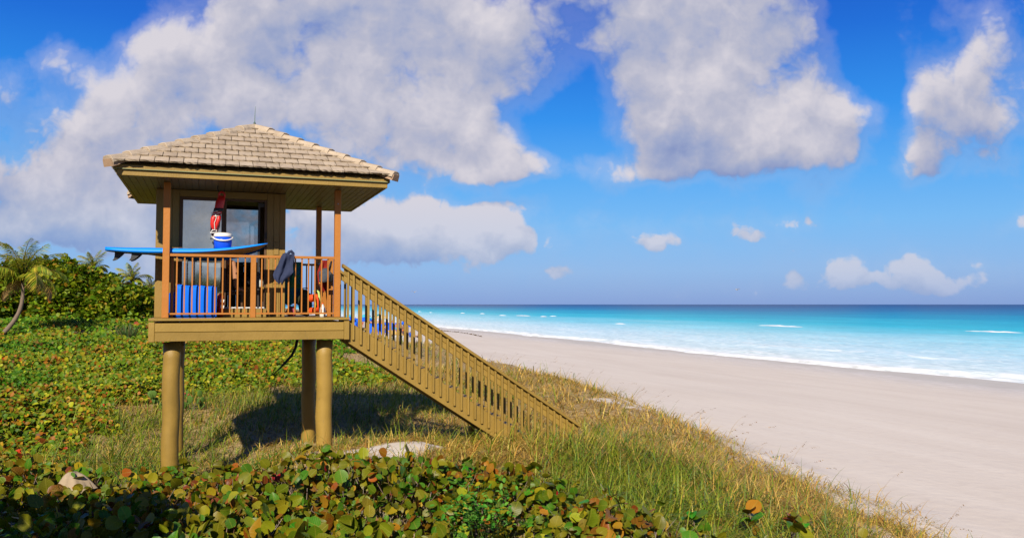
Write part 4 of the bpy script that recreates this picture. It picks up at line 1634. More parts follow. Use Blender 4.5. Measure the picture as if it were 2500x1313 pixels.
# the shrub just out of frame whose shade lies over the near left corner
hb3 = [(-5.5, 3.9, 5.8, 1.5, .8, 1.3), (-7.6, 3.6, 5.9, 1.4, .9, 1.5)]
stree = hedge('sea_grape_tree', 'sea grape tree beside the camera that shades the lower left corner', hb3, 2600, .2, (-6.4, 3.5, gz(-6.4, 3.5)))
stree['category'] = 'tree'
bm = bmesh.new()
g0 = 0.0
for (x_, y_, z_) in ((.8, .1, 5.2), (-1.2, -.2, 5.4), (.2, .0, 5.9)):
    bm_tube(bm, [(0, 0, -.2), (x_ * .3, y_ * .3, .8), (x_, y_, z_ - stree.location.z)], [.11, .08, .04], 8)
link('trunk', bm_mesh('trunk', bm, True), BARK, stree)


def frond_mesh(length, droop, seed, dry=False, npair=34):
    r = np.random.default_rng(seed)
    V, T = [], []
    C = []
    pts = []
    p = np.array([0., 0, 0])
    ang = .95
    ns_ = 14
    for i in range(ns_ + 1):
        pts.append(p.copy())
        p = p + np.array([math.cos(ang), 0, math.sin(ang)]) * length / ns_
        ang -= droop / ns_ * (0.5 + i / ns_)
    pts = np.array(pts)
    rc = (.24, .19, .05) if not dry else (.42, .20, .04)
    for i in range(ns_):
        w = .03 * (1 - i / ns_) + .006
        a = len(V)
        for q, ww in ((pts[i], w), (pts[i + 1], w * .93)):
            V += [q + np.array([0, ww, 0]), q - np.array([0, ww, 0]), q + np.array([0, 0, ww])]
        for k in range(3):
            T += [(a + k, a + (k + 1) % 3, a + 3 + (k + 1) % 3), (a + k, a + 3 + (k + 1) % 3, a + 3 + k)]
        C += [rc] * 6
    for j in range(npair):
        t = .12 + .88 * j / (npair - 1)
        f = t * ns_
        i = min(int(f), ns_ - 1)
        b = pts[i] * (1 - (f - i)) + pts[i + 1] * (f - i)
        d = pts[i + 1] - pts[i]
        d = d / np.linalg.norm(d)
        ll = length * .27 * math.sin(PI * min(1, .18 + t * .82)) ** .6 * r.uniform(.8, 1.15)
        for sg in (1, -1):
            dirv = d * .75 + np.array([0, sg * .85, 0]) + np.array([0, 0, -.25 - .35 * r.random() - (.9 if dry else 0)])
            dirv /= np.linalg.norm(dirv)
            wv = np.cross(dirv, [0, 0, 1.0])
            wv = wv / (np.linalg.norm(wv) + 1e-6) * .022
            m_ = b + dirv * ll * .5
            e = b + dirv * ll + np.array([0, 0, -.30 * ll])
            a = len(V)
            V += [b - wv * .5, b + wv * .5, m_ - wv, m_ + wv, e]
            T += [(a, a + 1, a + 3), (a, a + 3, a + 2), (a + 2, a + 3, a + 4)]
            base = np.array((.36, .21, .07) if dry else [(.17, .26, .015), (.28, .29, .02), (.42, .34, .03)][int(r.integers(0, 3))]) * r.uniform(.75, 1.2)
            C += [tuple(base)] * 5
    me = np_mesh('frond', np.array(V), np.array(T), np.array(C))
    me.materials.append(M_GRASS)
    return me


def palm(base, crown, label, frond_len, nfr, seed, wind=(.7, .2), group='coconut palms beyond the ground cover', bulge=(-.5, .2), dry=2):
    rr = random.Random(seed)
    root = empty('palm_tree', base, 0, label, 'palm tree', group)
    rel = Vector(crown) - Vector(base)
    bm = bmesh.new()
    pts = []
    for i in range(13):
        t = i / 12
        k = math.sin(t * PI)
        pts.append((rel.x * t ** 1.25 + bulge[0] * k * -.3, rel.y * t + bulge[1] * k * .3, rel.z * (t * .82 + .18 * t * t) - (.25 if i == 0 else 0)))
    bm_tube(bm, pts, [.115 - .045 * (i / 12) + (.012 if i % 2 else 0) for i in range(13)], 10)
    link('trunk', bm_mesh('trunk', bm, True), BARK, root)
    ms = [frond_mesh(frond_len, d, seed * 10 + k) for k, d in enumerate((1.2, 1.7, 2.2, 2.8))]
    md = [frond_mesh(frond_len * .95, 2.6, seed * 10 + 8, True)]
    for k in range(nfr):
        old = k / nfr
        a = k * 2.399 + rr.uniform(-.2, .2)
        # the sea wind sweeps the crown inland
        vx, vy = math.cos(a) + wind[0], math.sin(a) + wind[1]
        a = math.atan2(vy, vx)
        me = ms[min(3, int(old * 4))] if k < nfr - dry else md[0]
        f = link('frond', me, None, root, rel)
        pit = -.75 + old * 1.25
        if k >= nfr - dry:
            pit, a = .62, (.15 if k % 2 else 2.9)
        f.rotation_euler = (rr.uniform(-.3, .3), pit, a)
        s_ = rr.uniform(.8, 1.1)
        f.scale = (s_, s_, s_)
    return root


b = at_dist(-4, 806, 40.0)
c = at_dist(56, 690, 40.0)
palm((b.x, b.y, gz(b.x, b.y)), (c.x, c.y, c.z), 'coconut palm with a bent bare trunk and a hanging dry frond, nearest on the left', 2.5, 24, 3, (-.15, .1), bulge=(-1.6, 0))
for k, (px, py, Yd, fl, lab) in enumerate(((228, 662, 57, 1.6, 'short palm crown rising over the hedge crest, the broad one in the middle'),
                                            (322, 690, 58, 1.6, 'palm crown leaning right above the low end of the hedge'),
                                            (368, 712, 62, 1.3, 'small palm crown half hidden beside the tower wall'),
                                            (-52, 622, 46, 2.0, 'palm at the edge of the frame, only its frond tips in view'))):
    c = at_dist(px, py, Yd)
    palm((c.x - .3, c.y, gz(c.x, c.y)), (c.x, c.y, c.z), lab, fl, 15, 20 + k, (-.1, .1), dry=1)

# ------------------------------------------------------------------ things kept on the tower
def tpx(px, py, v):
    """Tower-frame (u, z) of a point seen at a pixel, at depth v behind the deck's front edge."""
    d = pix(px, py)
    t = (v - (DECK.x * ST - DECK.y * CT)) / (-d.x * ST + d.y * CT)
    p = EYE + d * t
    return (p.x - DECK.x) * CT + (p.y - DECK.y) * ST, p.z - DECK.z


def on_tower(name, u, v, z, label, cat, group=None):
    return empty(name, tw(u, v, z), TH, label, cat, group)


BLUE = plain('blue foam skin', (.003, .25, .95), .5, .2, .06, 6)
MATB = plain('blue vinyl mat', (.002, .15, .85), .6, .12, .1, 5, .3)
TAN = plain('tan foam bottom', (.34, .23, .11), .6, .3, .15, 7)
RED = plain('red vinyl', (.62, .016, .012), .4, .45, .1, 8)
NAVY = plain('navy cloth', (.028, .038, .085), .85, .2, .25, 16, .5)
SLATE = plain('slate grey nylon', (.055, .065, .085), .7, .3, .3, 14, .4)
DKRED = plain('dark red cloth', (.22, .012, .01), .8, .2, .25, 10, .4)
BORANGE = plain('bright orange nylon', (.78, .075, .008), .6, .3, .15, 12, .4)
YEL = plain('yellow webbing', (.72, .52, .03), .6, .3, .1)
LIME = plain('pale lime foam', (.48, .62, .17), .6, .3, .08)
ROPE = plain('white rope', (.72, .70, .66), .7, .3, .1, 40)
PINK = plain('pink printed cloth', (.55, .12, .16), .8, .2, .35, 22)
DKBAG = plain('dark olive bag', (.045, .045, .022), .8, .2, .3, 10, .4)


def towel_mat():
    m, n, out = new_mat('teal striped towel')
    tc = n.n('ShaderNodeTexCoord').outputs['Object']
    x, y, z = n.sep(tc)
    s = n.noise(n.comb(n.m('MULTIPLY', x, 3.0), 0.0, n.m('MULTIPLY', z, 9.0)), 1.0, 4, .6)
    c = n.ramp(s, [(.3, (.01, .05, .09)), (.45, (.008, .12, .16)), (.55, (.02, .15, .05)), (.7, (.12, .16, .05))])
    principled(n, out, c, .9, .15, bump=n.noise(tc, 90, 3, .6), bstr=.4, bdist=.01)
    return m


# surfboard lying over the rails, tail out to the left
LB = 2.62
tail = Vector(tpx(258, 606, .74))
nose = Vector(tpx(653, 594, .42))
sb = on_tower('surfboard', 0, 0, 0, 'long blue foam surfboard with tan bottom and black fins lying across the railing', 'surfboard')


def board(bottom):
    bm = bmesh.new()
    n, mrow = 40, 15
    rows = []
    for i in range(n + 1):
        t = i / n
        w = .285 * (max(0, 1 - abs((t - .50) / .505) ** 2.6)) ** .5 if t > .5 else .285 * (.62 + .38 * math.sin(PI * min(1, t / .5) * .5)) * (1 if t > .03 else .55 + .45 * t / .03)
        w = max(w, .012)
        th = .112 * (.40 + .60 * math.sin(PI * min(1, .1 + t * .86))) * (1 if t < .94 else max(.25, 1 - (t - .94) * 9))
        u = tail.x + (nose.x - tail.x) * t
        v = .74 + (.42 - .74) * t
        mid = 1.136 + .012 * t - .01 * math.sin(PI * t) + (.135 * max(0, (t - .50) / .50) ** 2.0) + .02 * max(0, (.2 - t) / .2) ** 2
        r = []
        for j in range(mrow):
            a = PI * j / (mrow - 1)
            cy = -math.cos(a)
            prof = math.sin(a) ** .55
            if bottom:
                zz = mid - th * .50 * prof * 1.0
                zz = max(zz, mid - th * .46)
                y = cy * w * .93
            else:
                zz = mid + th * .5 * prof - th * .18 * (1 - prof)
                y = cy * w
            zz -= (cy * w + w) * .17 * min(1, max(0, (t - .25) / .45))
            r.append(bm.verts.new((u, v + y, zz)))
        rows.append(r)
    for a, b in zip(rows, rows[1:]):
        for j in range(mrow - 1):
            bm.faces.new((a[j], a[j + 1], b[j + 1], b[j]))
    for r in (rows[0], rows[-1]):
        bm.faces.new(r)
    return bm


def board_full():
    """Closed hull: deck and rails in one mesh."""
    bm = board(False)
    return bm


bmx = board(False)
# rail skirt: fold the deck's edge down to the bottom
o = link('deck', bm_mesh('deck', bmx, True), BLUE, sb)
bmx = bmesh.new()
n = 40
prev = None
top_me = o.data
vs = [v.co.copy() for v in top_me.vertices]
mrow = 15
for side in (0, mrow - 1):
    prev = None
    for i in range(n + 1):
        p = vs[i * mrow + side]
        c_ = vs[i * mrow + 7]
        th = (c_.z - p.z)
        ring_ = []
        for a in range(5):
            f = a / 4
            inw = (Vector((c_.x, c_.y, 0)) - Vector((p.x, p.y, 0)))
            inw.normalize()
            ring_.append(bmx.verts.new(Vector((p.x, p.y, p.z - th * .52 * math.sin(f * PI / 2))) + inw * (.05 * (1 - math.cos(f * PI / 2)))))
        if prev:
            for a in range(4):
                bmx.faces.new((prev[a], prev[a + 1], ring_[a + 1], ring_[a]))
        prev = ring_
link('rail', bm_mesh('rail', bmx, True), BLUE, sb)
link('bottom', bm_mesh('bottom', board(True), True), TAN, sb)
for (t, dv) in ((.055, .0), (.16, -.14), (.16, .14)):
    u = tail.x + (nose.x - tail.x) * t
    v = .74 - .32 * t + dv
    bm = bmesh.new()
    prof = [(0, 0), (.17, 0), (.13, -.05), (.085, -.095), (.04, -.13), (.0, -.148), (-.028, -.150), (-.032, -.138), (-.012, -.115), (-.002, -.07)]
    sgn = 1.0
    a = [bm.verts.new((px, -.006, pz)) for px, pz in prof]
    b = [bm.verts.new((px, .006, pz)) for px, pz in prof]
    bm.faces.new(a)
    bm.faces.new(b[::-1])
    for i in range(len(prof)):
        j = (i + 1) % len(prof)
        bm.faces.new((a[i], b[i], b[j], a[j]))
    link('fin', bm_mesh('fin', bm), BLACK, sb, (u, v, 1.112), (0, 0, -.13))

# cooler standing on the board
cu, cz_ = tpx(544, 598, .44)
ck = on_tower('drink_cooler', cu, .44, 1.182, 'round blue drink cooler with white lid and handle standing on the surfboard', 'cooler')
bm = bmesh.new()
bm_lathe(bm, [(0, 0), (.125, 0), (.134, .012), (.142, .10), (.142, .19), (0, .19)], 32)
link('body', bm_mesh('body', bm, True), plain('blue plastic', (.006, .085, .72), .3, .5, .04), ck)
bm = bmesh.new()
bm_lathe(bm, [(0, .191), (.145, .191), (.147, .205), (.145, .24), (.13, .252), (.11, .254), (.10, .262), (0, .264)], 32)
link('lid', bm_mesh('lid', bm, True), WHITE, ck)
bm = bmesh.new()
pts = []
for k in range(17):
    a = PI + PI * k / 16
    pts.append((math.cos(a) * .158, math.sin(a) * .165 * .98, .195 + math.sin(a) * .07))
bm_tube(bm, pts, .0135, 8)
link('handle', bm_mesh('handle', bm, True), WHITE, ck)

# red rescue tube hanging from a hook
RV = .42
rt = on_tower('rescue_tube', 0, 0, 0, 'folded red rescue tube with black band and white rope hanging from a hook', 'rescue tube')


def flat_tube(path, seg=14):
    """path: list of (u, v, z, half width, half depth)."""
    bm = bmesh.new()
    rings = []
    for (u, v, z, a, b) in path:
        rings.append([bm.verts.new((u + a * math.cos(2 * PI * k / seg), v + b * math.sin(2 * PI * k / seg), z)) for k in range(seg)])
    for r, s in zip(rings, rings[1:]):
        for k in range(seg):
            bm.faces.new((r[k], r[(k + 1) % seg], s[(k + 1) % seg], s[k]))
    bm.faces.new(rings[0])
    bm.faces.new(rings[-1][::-1])
    return bm


def rp(px, py):
    u, z = tpx(px, py, RV)
    return u, z


(ua, za), (ub, zb), (uc, zc), (ud, zd) = rp(541, 474), rp(534, 512), rp(529, 524), rp(524, 566)
link('tube', bm_mesh('tube', flat_tube([(ua - .0, RV, za - .03, .05, .028), (ua - .006, RV, za - .10, .068, .045), ((ua + ub) / 2, RV, (za + zb) / 2, .073, .055), (ub, RV, zb, .070, .055), (uc, RV, zc, .066, .05)]), True), RED, rt)
bm = bmesh.new()
pts = [(ua + .045 * math.cos(a) + .004, RV, za - .02 + .055 * math.sin(a)) for a in np.linspace(-.6, PI + .6, 15)]
bm_tube(bm, pts, .017, 8)
link('loop', bm_mesh('loop', bm, True), RED, rt)
link('band', bm_mesh('band', flat_tube([(ub + .002, RV, zb + .022, .077, .062), (ub - .012, RV, zb - .035, .076, .062)]), True), BLACK, rt)
for (du, w0, ph) in ((-.034, .036, 0), (.034, .034, 1)):
    link('limb', bm_mesh('limb', flat_tube([(uc + du, RV - .01, zc, w0, .04), (uc + du * 1.25 - .012, RV - .015, zc - .08, w0 * 1.12, .045), (uc + du * .95 - .03, RV - .012, zc - .17, w0, .042), ((uc + ud) / 2 + du * .6 - .02, RV - .01, (zc + zd) / 2 - .075, w0 * .8, .035), (ud + du * .3, RV - .01, zd + .02, .020, .02)]), True), RED, rt)
bm = bmesh.new()
for dz_ in (0, .018, -.02):
    pts = [(uc - .004 + .074 * math.cos(a), RV + .058 * math.sin(a), zc + .012 + dz_ + .022 * math.cos(a + dz_ * 60)) for a in np.linspace(0, 2 * PI, 20)]
    bm_tube(bm, pts, .0065, 6)
bm_tube(bm, [(uc - .02, RV - .065, zc + .01), (uc - .005, RV - .062, zc - .06), (uc - .035, RV - .065, zc - .15), (ud - .0, RV - .05, zd + .05), (ud + .02, RV - .03, zd)], .006, 6)
link('rope', bm_mesh('rope', bm, True), ROPE, rt)
bm = bmesh.new()
bm_tube(bm, [(ud - .07, RV - .02, zd - .02), (ud - .03, RV - .03, zd + .03), (ud + .03, RV - .02, zd + .028), (ud + .035, RV - .02, zd - .012), (ud - .07, RV - .02, zd - .02)], .008, 6)
link('clip', bm_mesh('clip', bm, True), WHITE, rt)
bm = bmesh.new()
bm_tube(bm, [(ua - .06, RV, 2.232), (ua - .065, RV, za + .09), (ua - .045, RV, za + .03), (ua + .0, RV, za + .015), (ua + .035, RV, za + .035), (ua + .045, RV, za + .07)], .006, 6)
hk = on_tower('hook', 0, 0, 0, 'black wire hook under the eave holding the rescue tube', 'hook')
link('wire', bm_mesh('wire', bm, True), BLACK, hk)


def cloth(name, outline, v0, mat, parent=None, nu=18, nv=22, fold=.03, seed=0, thick=.006):
    """outline(t) -> (u left, u right, z) from top (0) to bottom (1); folds run down the cloth."""
    bm = bmesh.new()
    r = random.Random(seed)
    ph = [r.uniform(0, 6) for _ in range(4)]
    layers = []
    for s in (0, 1):
        g = []
        for j in range(nv + 1):
            t = j / nv
            l, rr_, z = outline(t)
            row = []
            for i in range(nu + 1):
                f = i / nu
                dv = fold * (math.sin(f * 9 + ph[0] + t * 2.2) * .6 + math.sin(f * 17 + ph[1] - t * 3) * .35 + math.sin(t * 8 + ph[2] + f * 4) * .3) * min(1, t * 4 + .15)
                dz = .02 * math.sin(f * 11 + ph[3]) * t
                edge = min(f, 1 - f, 1 - t) * 10
                row.append(bm.verts.new((l + (rr_ - l) * f, v0 + dv + (s * thick if edge > 0 else thick * .5), z + dz)))
            g.append(row)
        layers.append(g)
        for j in range(nv):
            for i in range(nu):
                q = (g[j][i], g[j][i + 1], g[j + 1][i + 1], g[j + 1][i])
                bm.faces.new(q if s == 0 else q[::-1])
    return bm_mesh(name, bm, True)


def lerp_tab(tab):
    ts = [a[0] for a in tab]
    return lambda t: tuple(float(np.interp(t, ts, [a[k] for a in tab])) for k in (1, 2, 3))


jk = on_tower('jacket', 0, 0, 0, 'navy blue jacket hung over the front rail', 'jacket')
J = lerp_tab([(0, 2.03, 2.20, 1.10), (.12, 2.00, 2.215, 1.06), (.35, 1.955, 2.19, .93), (.6, 1.89, 2.20, .80), (.72, 1.87, 2.14, .735), (.85, 1.885, 2.07, .665), (1, 1.94, 2.03, .60)])
link('cloth', cloth('cloth', J, .215, NAVY, fold=.035, seed=4), NAVY, jk)
J2 = lerp_tab([(0, 2.03, 2.20, 1.10), (1, 2.05, 2.20, .72)])
link('cloth', cloth('cloth', J2, .375, NAVY, fold=.02, seed=9), NAVY, jk)
bm = bmesh.new()
prev = None
for k in range(11):
    a = PI * k / 10
    row = [bm.verts.new((u, .297 - math.cos(a) * .078, 1.085 + math.sin(a) * .03 + .012 * math.sin(u * 40))) for u in np.linspace(2.03, 2.20, 10)]
    if prev:
        for i in range(9):
            bm.faces.new((prev[i], prev[i + 1], row[i + 1], row[i]))
    prev = row
link('cloth', bm_mesh('cloth', bm, True), NAVY, jk)
bm = bmesh.new()
bm_tube(bm, [(2.11, .25, 1.10), (2.13, .25, 1.135), (2.17, .26, 1.15), (2.20, .28, 1.12), (2.195, .27, 1.02), (2.19, .235, .93)], [.02, .026, .028, .026, .028, .03], 8)
link('hood', bm_mesh('hood', bm, True), NAVY, jk)

tl = on_tower('towel', 0, 0, 0, 'dark teal striped towel hanging on the rear rail', 'towel')
T1 = lerp_tab([(0, 2.33, 2.63, 1.098), (.1, 2.31, 2.62, 1.03), (.6, 2.24, 2.61, .60), (1, 2.22, 2.60, .25)])
TM = towel_mat()
link('cloth', cloth('cloth', T1, 2.865, TM, fold=.02, seed=2), TM, tl)
link('cloth', cloth('cloth', lerp_tab([(0, 2.33, 2.63, 1.098), (1, 2.33, 2.62, .7)]), 2.985, TM, fold=.015, seed=3), TM, tl)
bm = bmesh.new()
bm_box(bm, (2.33, 2.868, 1.094), (2.63, 2.99, 1.101))
link('cloth', bm_mesh('cloth', bm), TM, tl)


def blob(p, r, noise=.12, seed=0, seg=3):
    bm = bmesh.new()
    bmesh.ops.create_icosphere(bm, subdivisions=seg, radius=1.0)
    rr = random.Random(seed)
    ph = [rr.uniform(0, 6) for _ in range(6)]
    for v in bm.verts:
        c = v.co
        k = 1 + noise * (math.sin(c.x * 4 + ph[0]) * math.sin(c.z * 5 + ph[1]) + .6 * math.sin(c.y * 7 + ph[2] + c.z * 6))
        # squarer than a ball
        q = Vector([math.copysign(abs(a) ** .75, a) for a in c]) * k
        v.co = Vector((p[0] + q.x * r[0], p[1] + q.y * r[1], p[2] + q.z * r[2]))
    return bm


bp = on_tower('backpack', 0, 0, 0, 'slate grey backpack hung on the orange post at the head of the stairs', 'backpack')
link('body', bm_mesh('body', blob((2.835, 1.04, .765), (.105, .075, .125), .12, 3), True), SLATE, bp)
link('pocket', bm_mesh('pocket', blob((2.80, .955, .70), (.075, .035, .06), .14, 5), True), SLATE, bp)
bm = bmesh.new()
bm_tube(bm, [(2.88, 1.05, .86), (2.93, 1.085, .97), (2.955, 1.10, 1.04)], [.02, .016, .012], 8)
bm_tube(bm, [(2.91, 1.0, .82), (2.955, 1.03, .78), (2.94, 1.0, .66)], [.03, .036, .02], 8)
link('strap', bm_mesh('strap', bm, True), BLACK, bp)
bm = bmesh.new()
bm_box(bm, (2.725, .955, .585), (2.737, .965, .645))
link('tag', bm_mesh('tag', bm), YEL, bp)
rf = on_tower('red_cloth', 0, 0, 0, 'dark red cloth hanging from the right railing behind the backpack', 'cloth')
link('cloth', cloth('cloth', lerp_tab([(0, 2.80, 2.93, 1.06), (.4, 2.72, 2.93, .84), (.75, 2.74, 2.93, .62), (1, 2.82, 2.88, .48)]), 1.235, DKRED, fold=.02, seed=7), DKRED, rf)

# orange life vest, foam tube, jug and bags by the right rail
lvst = on_tower('life_vest', 0, 0, 0, 'bright orange life vest leaning in the right corner of the deck', 'life vest')
for (z0, z1, u0, u1, vv) in ((.085, .20, 2.53, 2.70, .80), (.30, .43, 2.53, 2.69, .83)):
    bm = bmesh.new()
    vs = bm_box(bm, (u0, vv, z0), (u1, vv + .09, z1))
    bmesh.ops.bevel(bm, geom=list(bm.edges), offset=.022, segments=3, affect='EDGES')
    bmesh.ops.rotate(bm, cent=((u0 + u1) / 2, vv, (z0 + z1) / 2), matrix=Matrix.Rotation(-.22, 3, 'Y'), verts=bm.verts)
    link('panel', bm_mesh('panel', bm, True), BORANGE, lvst)
bm = bmesh.new()
bm_tube(bm, [(2.66, .84, .43), (2.685, .83, .34), (2.70, .83, .22), (2.69, .84, .09)], .02, 8)
link('panel', bm_mesh('panel', bm, True), BORANGE, lvst)
bm = bmesh.new()
bm_tube(bm, [(2.635, .80, .35), (2.645, .79, .25), (2.635, .80, .12)], .009, 6)
link('strap', bm_mesh('strap', bm), YEL, lvst)
nd_ = on_tower('foam_tube', 0, 0, 0, 'pale lime foam tube curling down behind the orange life vest', 'pool noodle')
bm = bmesh.new()
bm_tube(bm, [(2.63, .98, .48), (2.68, .97, .50), (2.715, .96, .47), (2.725, .95, .40), (2.735, .93, .20), (2.74, .92, .06)], .02, 10)
link('tube', bm_mesh('tube', bm, True), LIME, nd_)
jg = on_tower('plastic_jug', 2.73, .52, .03, 'translucent white plastic jug standing at the foot of the right rail', 'jug')
bm = bmesh.new()
bm_lathe(bm, [(0, 0), (.05, 0), (.055, .01), (.055, .12), (.048, .16), (.022, .205), (.018, .225), (0, .226)], 20)
link('body', bm_mesh('body', bm, True), plain('milky plastic', (.62, .62, .60), .3, .5, .05), jg)
bm = bmesh.new()
bm_lathe(bm, [(.0562, .035), (.0562, .095)], 20)
link('label', bm_mesh('label', bm, True), plain('pale paper label', (.75, .78, .66), .6, .3), jg)
bm = bmesh.new()
bm_lathe(bm, [(0, .227), (.02, .227), (.02, .245), (0, .246)], 14)
link('cap', bm_mesh('cap', bm, True), BORANGE, jg)
pb = on_tower('cloth_bag', 0, 0, 0, 'pink printed cloth bag slumped on the deck beyond the jacket', 'bag')
link('body', bm_mesh('body', blob((2.29, 1.5, .125), (.085, .07, .10), .18, 8), True), PINK, pb)
db = on_tower('duffel_bag', 0, 0, 0, 'dark olive bag standing upright beside the orange life vest', 'bag')
link('body', bm_mesh('body', blob((2.50, 1.15, .27), (.115, .10, .235), .13, 12), True), DKBAG, db)
bm = bmesh.new()
bm_tube(bm, [(2.44, 1.06, .48), (2.45, 1.05, .54), (2.53, 1.05, .545), (2.55, 1.06, .47)], .010, 6)
link('strap', bm_mesh('strap', bm, True), DKBAG, db)

# blue mats leaning on the rail at the left, red kit bag beside them
mt = on_tower('exercise_mat', 0, 0, 0, 'tall bright blue foam mat standing behind the front balusters', 'mat', 'blue mats on the deck')
bm = bmesh.new()
bm_box(bm, (.345, .47, .031), (.985, .60, .575))
bmesh.ops.subdivide_edges(bm, edges=list(bm.edges), cuts=6, use_grid_fill=True)
bmesh.ops.bevel(bm, geom=[e for e in bm.edges if len(e.link_faces) == 2 and e.calc_face_angle(0) > 1], offset=.02, segments=3, affect='EDGES')
for v in bm.verts:
    f = (v.co.x - .345) / .64
    if v.co.z > .4:
        v.co.z += -.02 * f + .008 * math.sin(f * 14)
    v.co.y -= .018 * math.sin(PI * f) * math.sin(PI * min(1, max(0, v.co.z / .6)))
    v.co.y -= .006 * math.sin(f * 15)
link('cover', bm_mesh('cover', bm, True), MATB, mt)
mt2 = on_tower('exercise_mat', 0, 0, 0, 'low folded blue mat in the left corner behind the orange post', 'mat', 'blue mats on the deck')
for k in range(2):
    bm = bmesh.new()
    bm_box(bm, (.245 + k * .052, .66, .031), (.292 + k * .052, 1.0, .455))
    bmesh.ops.bevel(bm, geom=list(bm.edges), offset=.015, segments=2, affect='EDGES')
    link('fold', bm_mesh('fold', bm, True), MATB, mt2)
kb = on_tower('kit_bag', 0, 0, 0, 'red kit bag with two white stripes beside the blue mat', 'bag')
link('body', bm_mesh('body', blob((1.055, .80, .235), (.062, .085, .20), .05, 6), True), RED, kb)
for z in (.19, .29):
    bm = bmesh.new()
    bm_box(bm, (1.045, .70, z), (1.105, .722, z + .05))
    bmesh.ops.rotate(bm, cent=(1.07, .71, z), matrix=Matrix.Rotation(.2, 3, 'Y'), verts=bm.verts)
    link('stripe', bm_mesh('stripe', bm), WHITE, kb)
bm = bmesh.new()
bm_tube(bm, [(1.04, .74, .42), (1.05, .73, .47), (1.075, .73, .45)], .01, 6)
link('strap', bm_mesh('strap', bm, True), LIME, kb)
j2 = on_tower('plastic_jug', 1.74, 1.86, .573, 'white water jug standing on the cabin counter', 'jug')
bm = bmesh.new()
bm_lathe(bm, [(0, 0), (.075, 0), (.08, .01), (.08, .14), (.05, .20), (.025, .22), (0, .221)], 20)
link('body', bm_mesh('body', bm, True), plain('milky white plastic', (.55, .57, .56), .35, .5, .05), j2)
bk = on_tower('shoulder_bag', 0, 0, 0, 'black bag with a strap on the cabin counter behind the foot', 'bag')
link('body', bm_mesh('body', blob((1.50, 1.9, .68), (.10, .08, .11), .15, 21), True), BLACK, bk)
bm = bmesh.new()
bm_tube(bm, [(1.44, 1.88, .75), (1.47, 1.87, .84), (1.54, 1.87, .88), (1.57, 1.88, .76)], .008, 6)
link('strap', bm_mesh('strap', bm, True), BLACK, bk)

# strap and cable hanging below the deck
hs_ = on_tower('webbing_strap', 0, 0, 0, 'dark navy strap dangling below the deck left of the rear pile', 'strap')
pp = [tpx(a, b, 1.5) for a, b in ((727, 822), (722, 848), (712, 868), (699, 882), (684, 898), (672, 909), (664, 916))]
bm = bmesh.new()
bm_tube(bm, [(u, 1.5, z) for u, z in pp], [.028, .026, .024, .024, .016, .009, .005], 8)
link('webbing', bm_mesh('webbing', bm, True), plain('dark navy webbing', (.012, .018, .035), .6, .3), hs_)
cb = on_tower('cable', 0, 0, 0, 'thin black cable looping below the deck edge', 'cable')
bm = bmesh.new()
for loop in (((686, 826), (690, 838), (699, 843), (707, 838), (711, 826)), ((437, 826), (447, 842), (462, 838), (470, 826))):
    q = [tpx(a, b, 1.2) for a, b in loop]
    bm_tube(bm, [(u, 1.2, z) for u, z in q], .005, 5)
link('wire', bm_mesh('wire', bm, True), BLACK, cb)


# ------------------------------------------------------------------ people
def skin_mesh(name, verts, edges, radii, sub=2, root=0):
    me = bpy.data.meshes.new(name)
    me.from_pydata([tuple(v) for v in verts], edges, [])
    o = bpy.data.objects.new(name, me)
    COL.objects.link(o)
    sk = o.modifiers.new('skin', 'SKIN')
    sk.use_smooth_shade = True
    sv = me.skin_vertices[0].data
    for i, r in enumerate(radii):
        sv[i].radius = (r, r) if not hasattr(r, '__len__') else r
        sv[i].use_root = (i == root)
    s = o.modifiers.new('sub', 'SUBSURF')
    s.levels = sub
    s.render_levels = sub
    dg = bpy.context.evaluated_depsgraph_get()
    dg.update()
    out = bpy.data.meshes.new_from_object(o.evaluated_get(dg))
    bpy.data.objects.remove(o)
    bpy.data.meshes.remove(me)
    out.name = name
    out.polygons.foreach_set('use_smooth', np.ones(len(out.polygons), dtype=bool))
    return out


SKIN = plain('tanned skin', (.42, .20, .11), .5, .35, .1, 9)
SKIN2 = plain('fair sunned skin', (.52, .28, .19), .5, .35, .1, 9)
SKIN3 = plain('brown skin', (.22, .10, .055), .5, .35, .1, 9)
HAIR = plain('dark brown hair', (.03, .018, .011), .6, .4, .3, 30)
HAIR2 = plain('fair hair', (.28, .19, .09), .6, .4, .3, 30)

# the lifeguard: sits in the dim cabin, only the lower leg shows in the doorway
lg = on_tower('person', 0, 0, 0, 'person sitting inside the cabin, bare bent leg and foot showing in the doorway', 'person')
PV = [(.82, 1.52, .985), (.80, 1.52, 1.13), (.77, 1.52, 1.30), (.76, 1.52, 1.44), (.775, 1.52, 1.53),               # 0 pelvis .. 4 neck
      (.80, 1.52, 1.60), (.805, 1.52, 1.68),                                                             # 5,6 head
      (.85, 1.42, .965), (1.06, 1.37, .985), (1.265, 1.34, .995), (1.29, 1.34, .88), (1.305, 1.34, .72), (1.30, 1.34, .575), (1.33, 1.335, .535), (1.40, 1.33, .508), (1.455, 1.325, .498),  # 7..15 near leg
      (.85, 1.62, .965), (1.04, 1.67, .97), (1.19, 1.70, .965), (1.20, 1.70, .83), (1.18, 1.70, .66), (1.16, 1.70, .535), (1.19, 1.70, .50), (1.27, 1.71, .48), (1.32, 1.71, .47),       # 16..24
      (.765, 1.36, 1.41), (.80, 1.31, 1.24), (.86, 1.29, 1.14), (.97, 1.31, 1.08), (1.06, 1.335, 1.06),             # 25..29 near arm
      (.765, 1.68, 1.41), (.80, 1.73, 1.24), (.86, 1.75, 1.14), (.97, 1.73, 1.08), (1.05, 1.71, 1.055)]             # 30..34 far arm
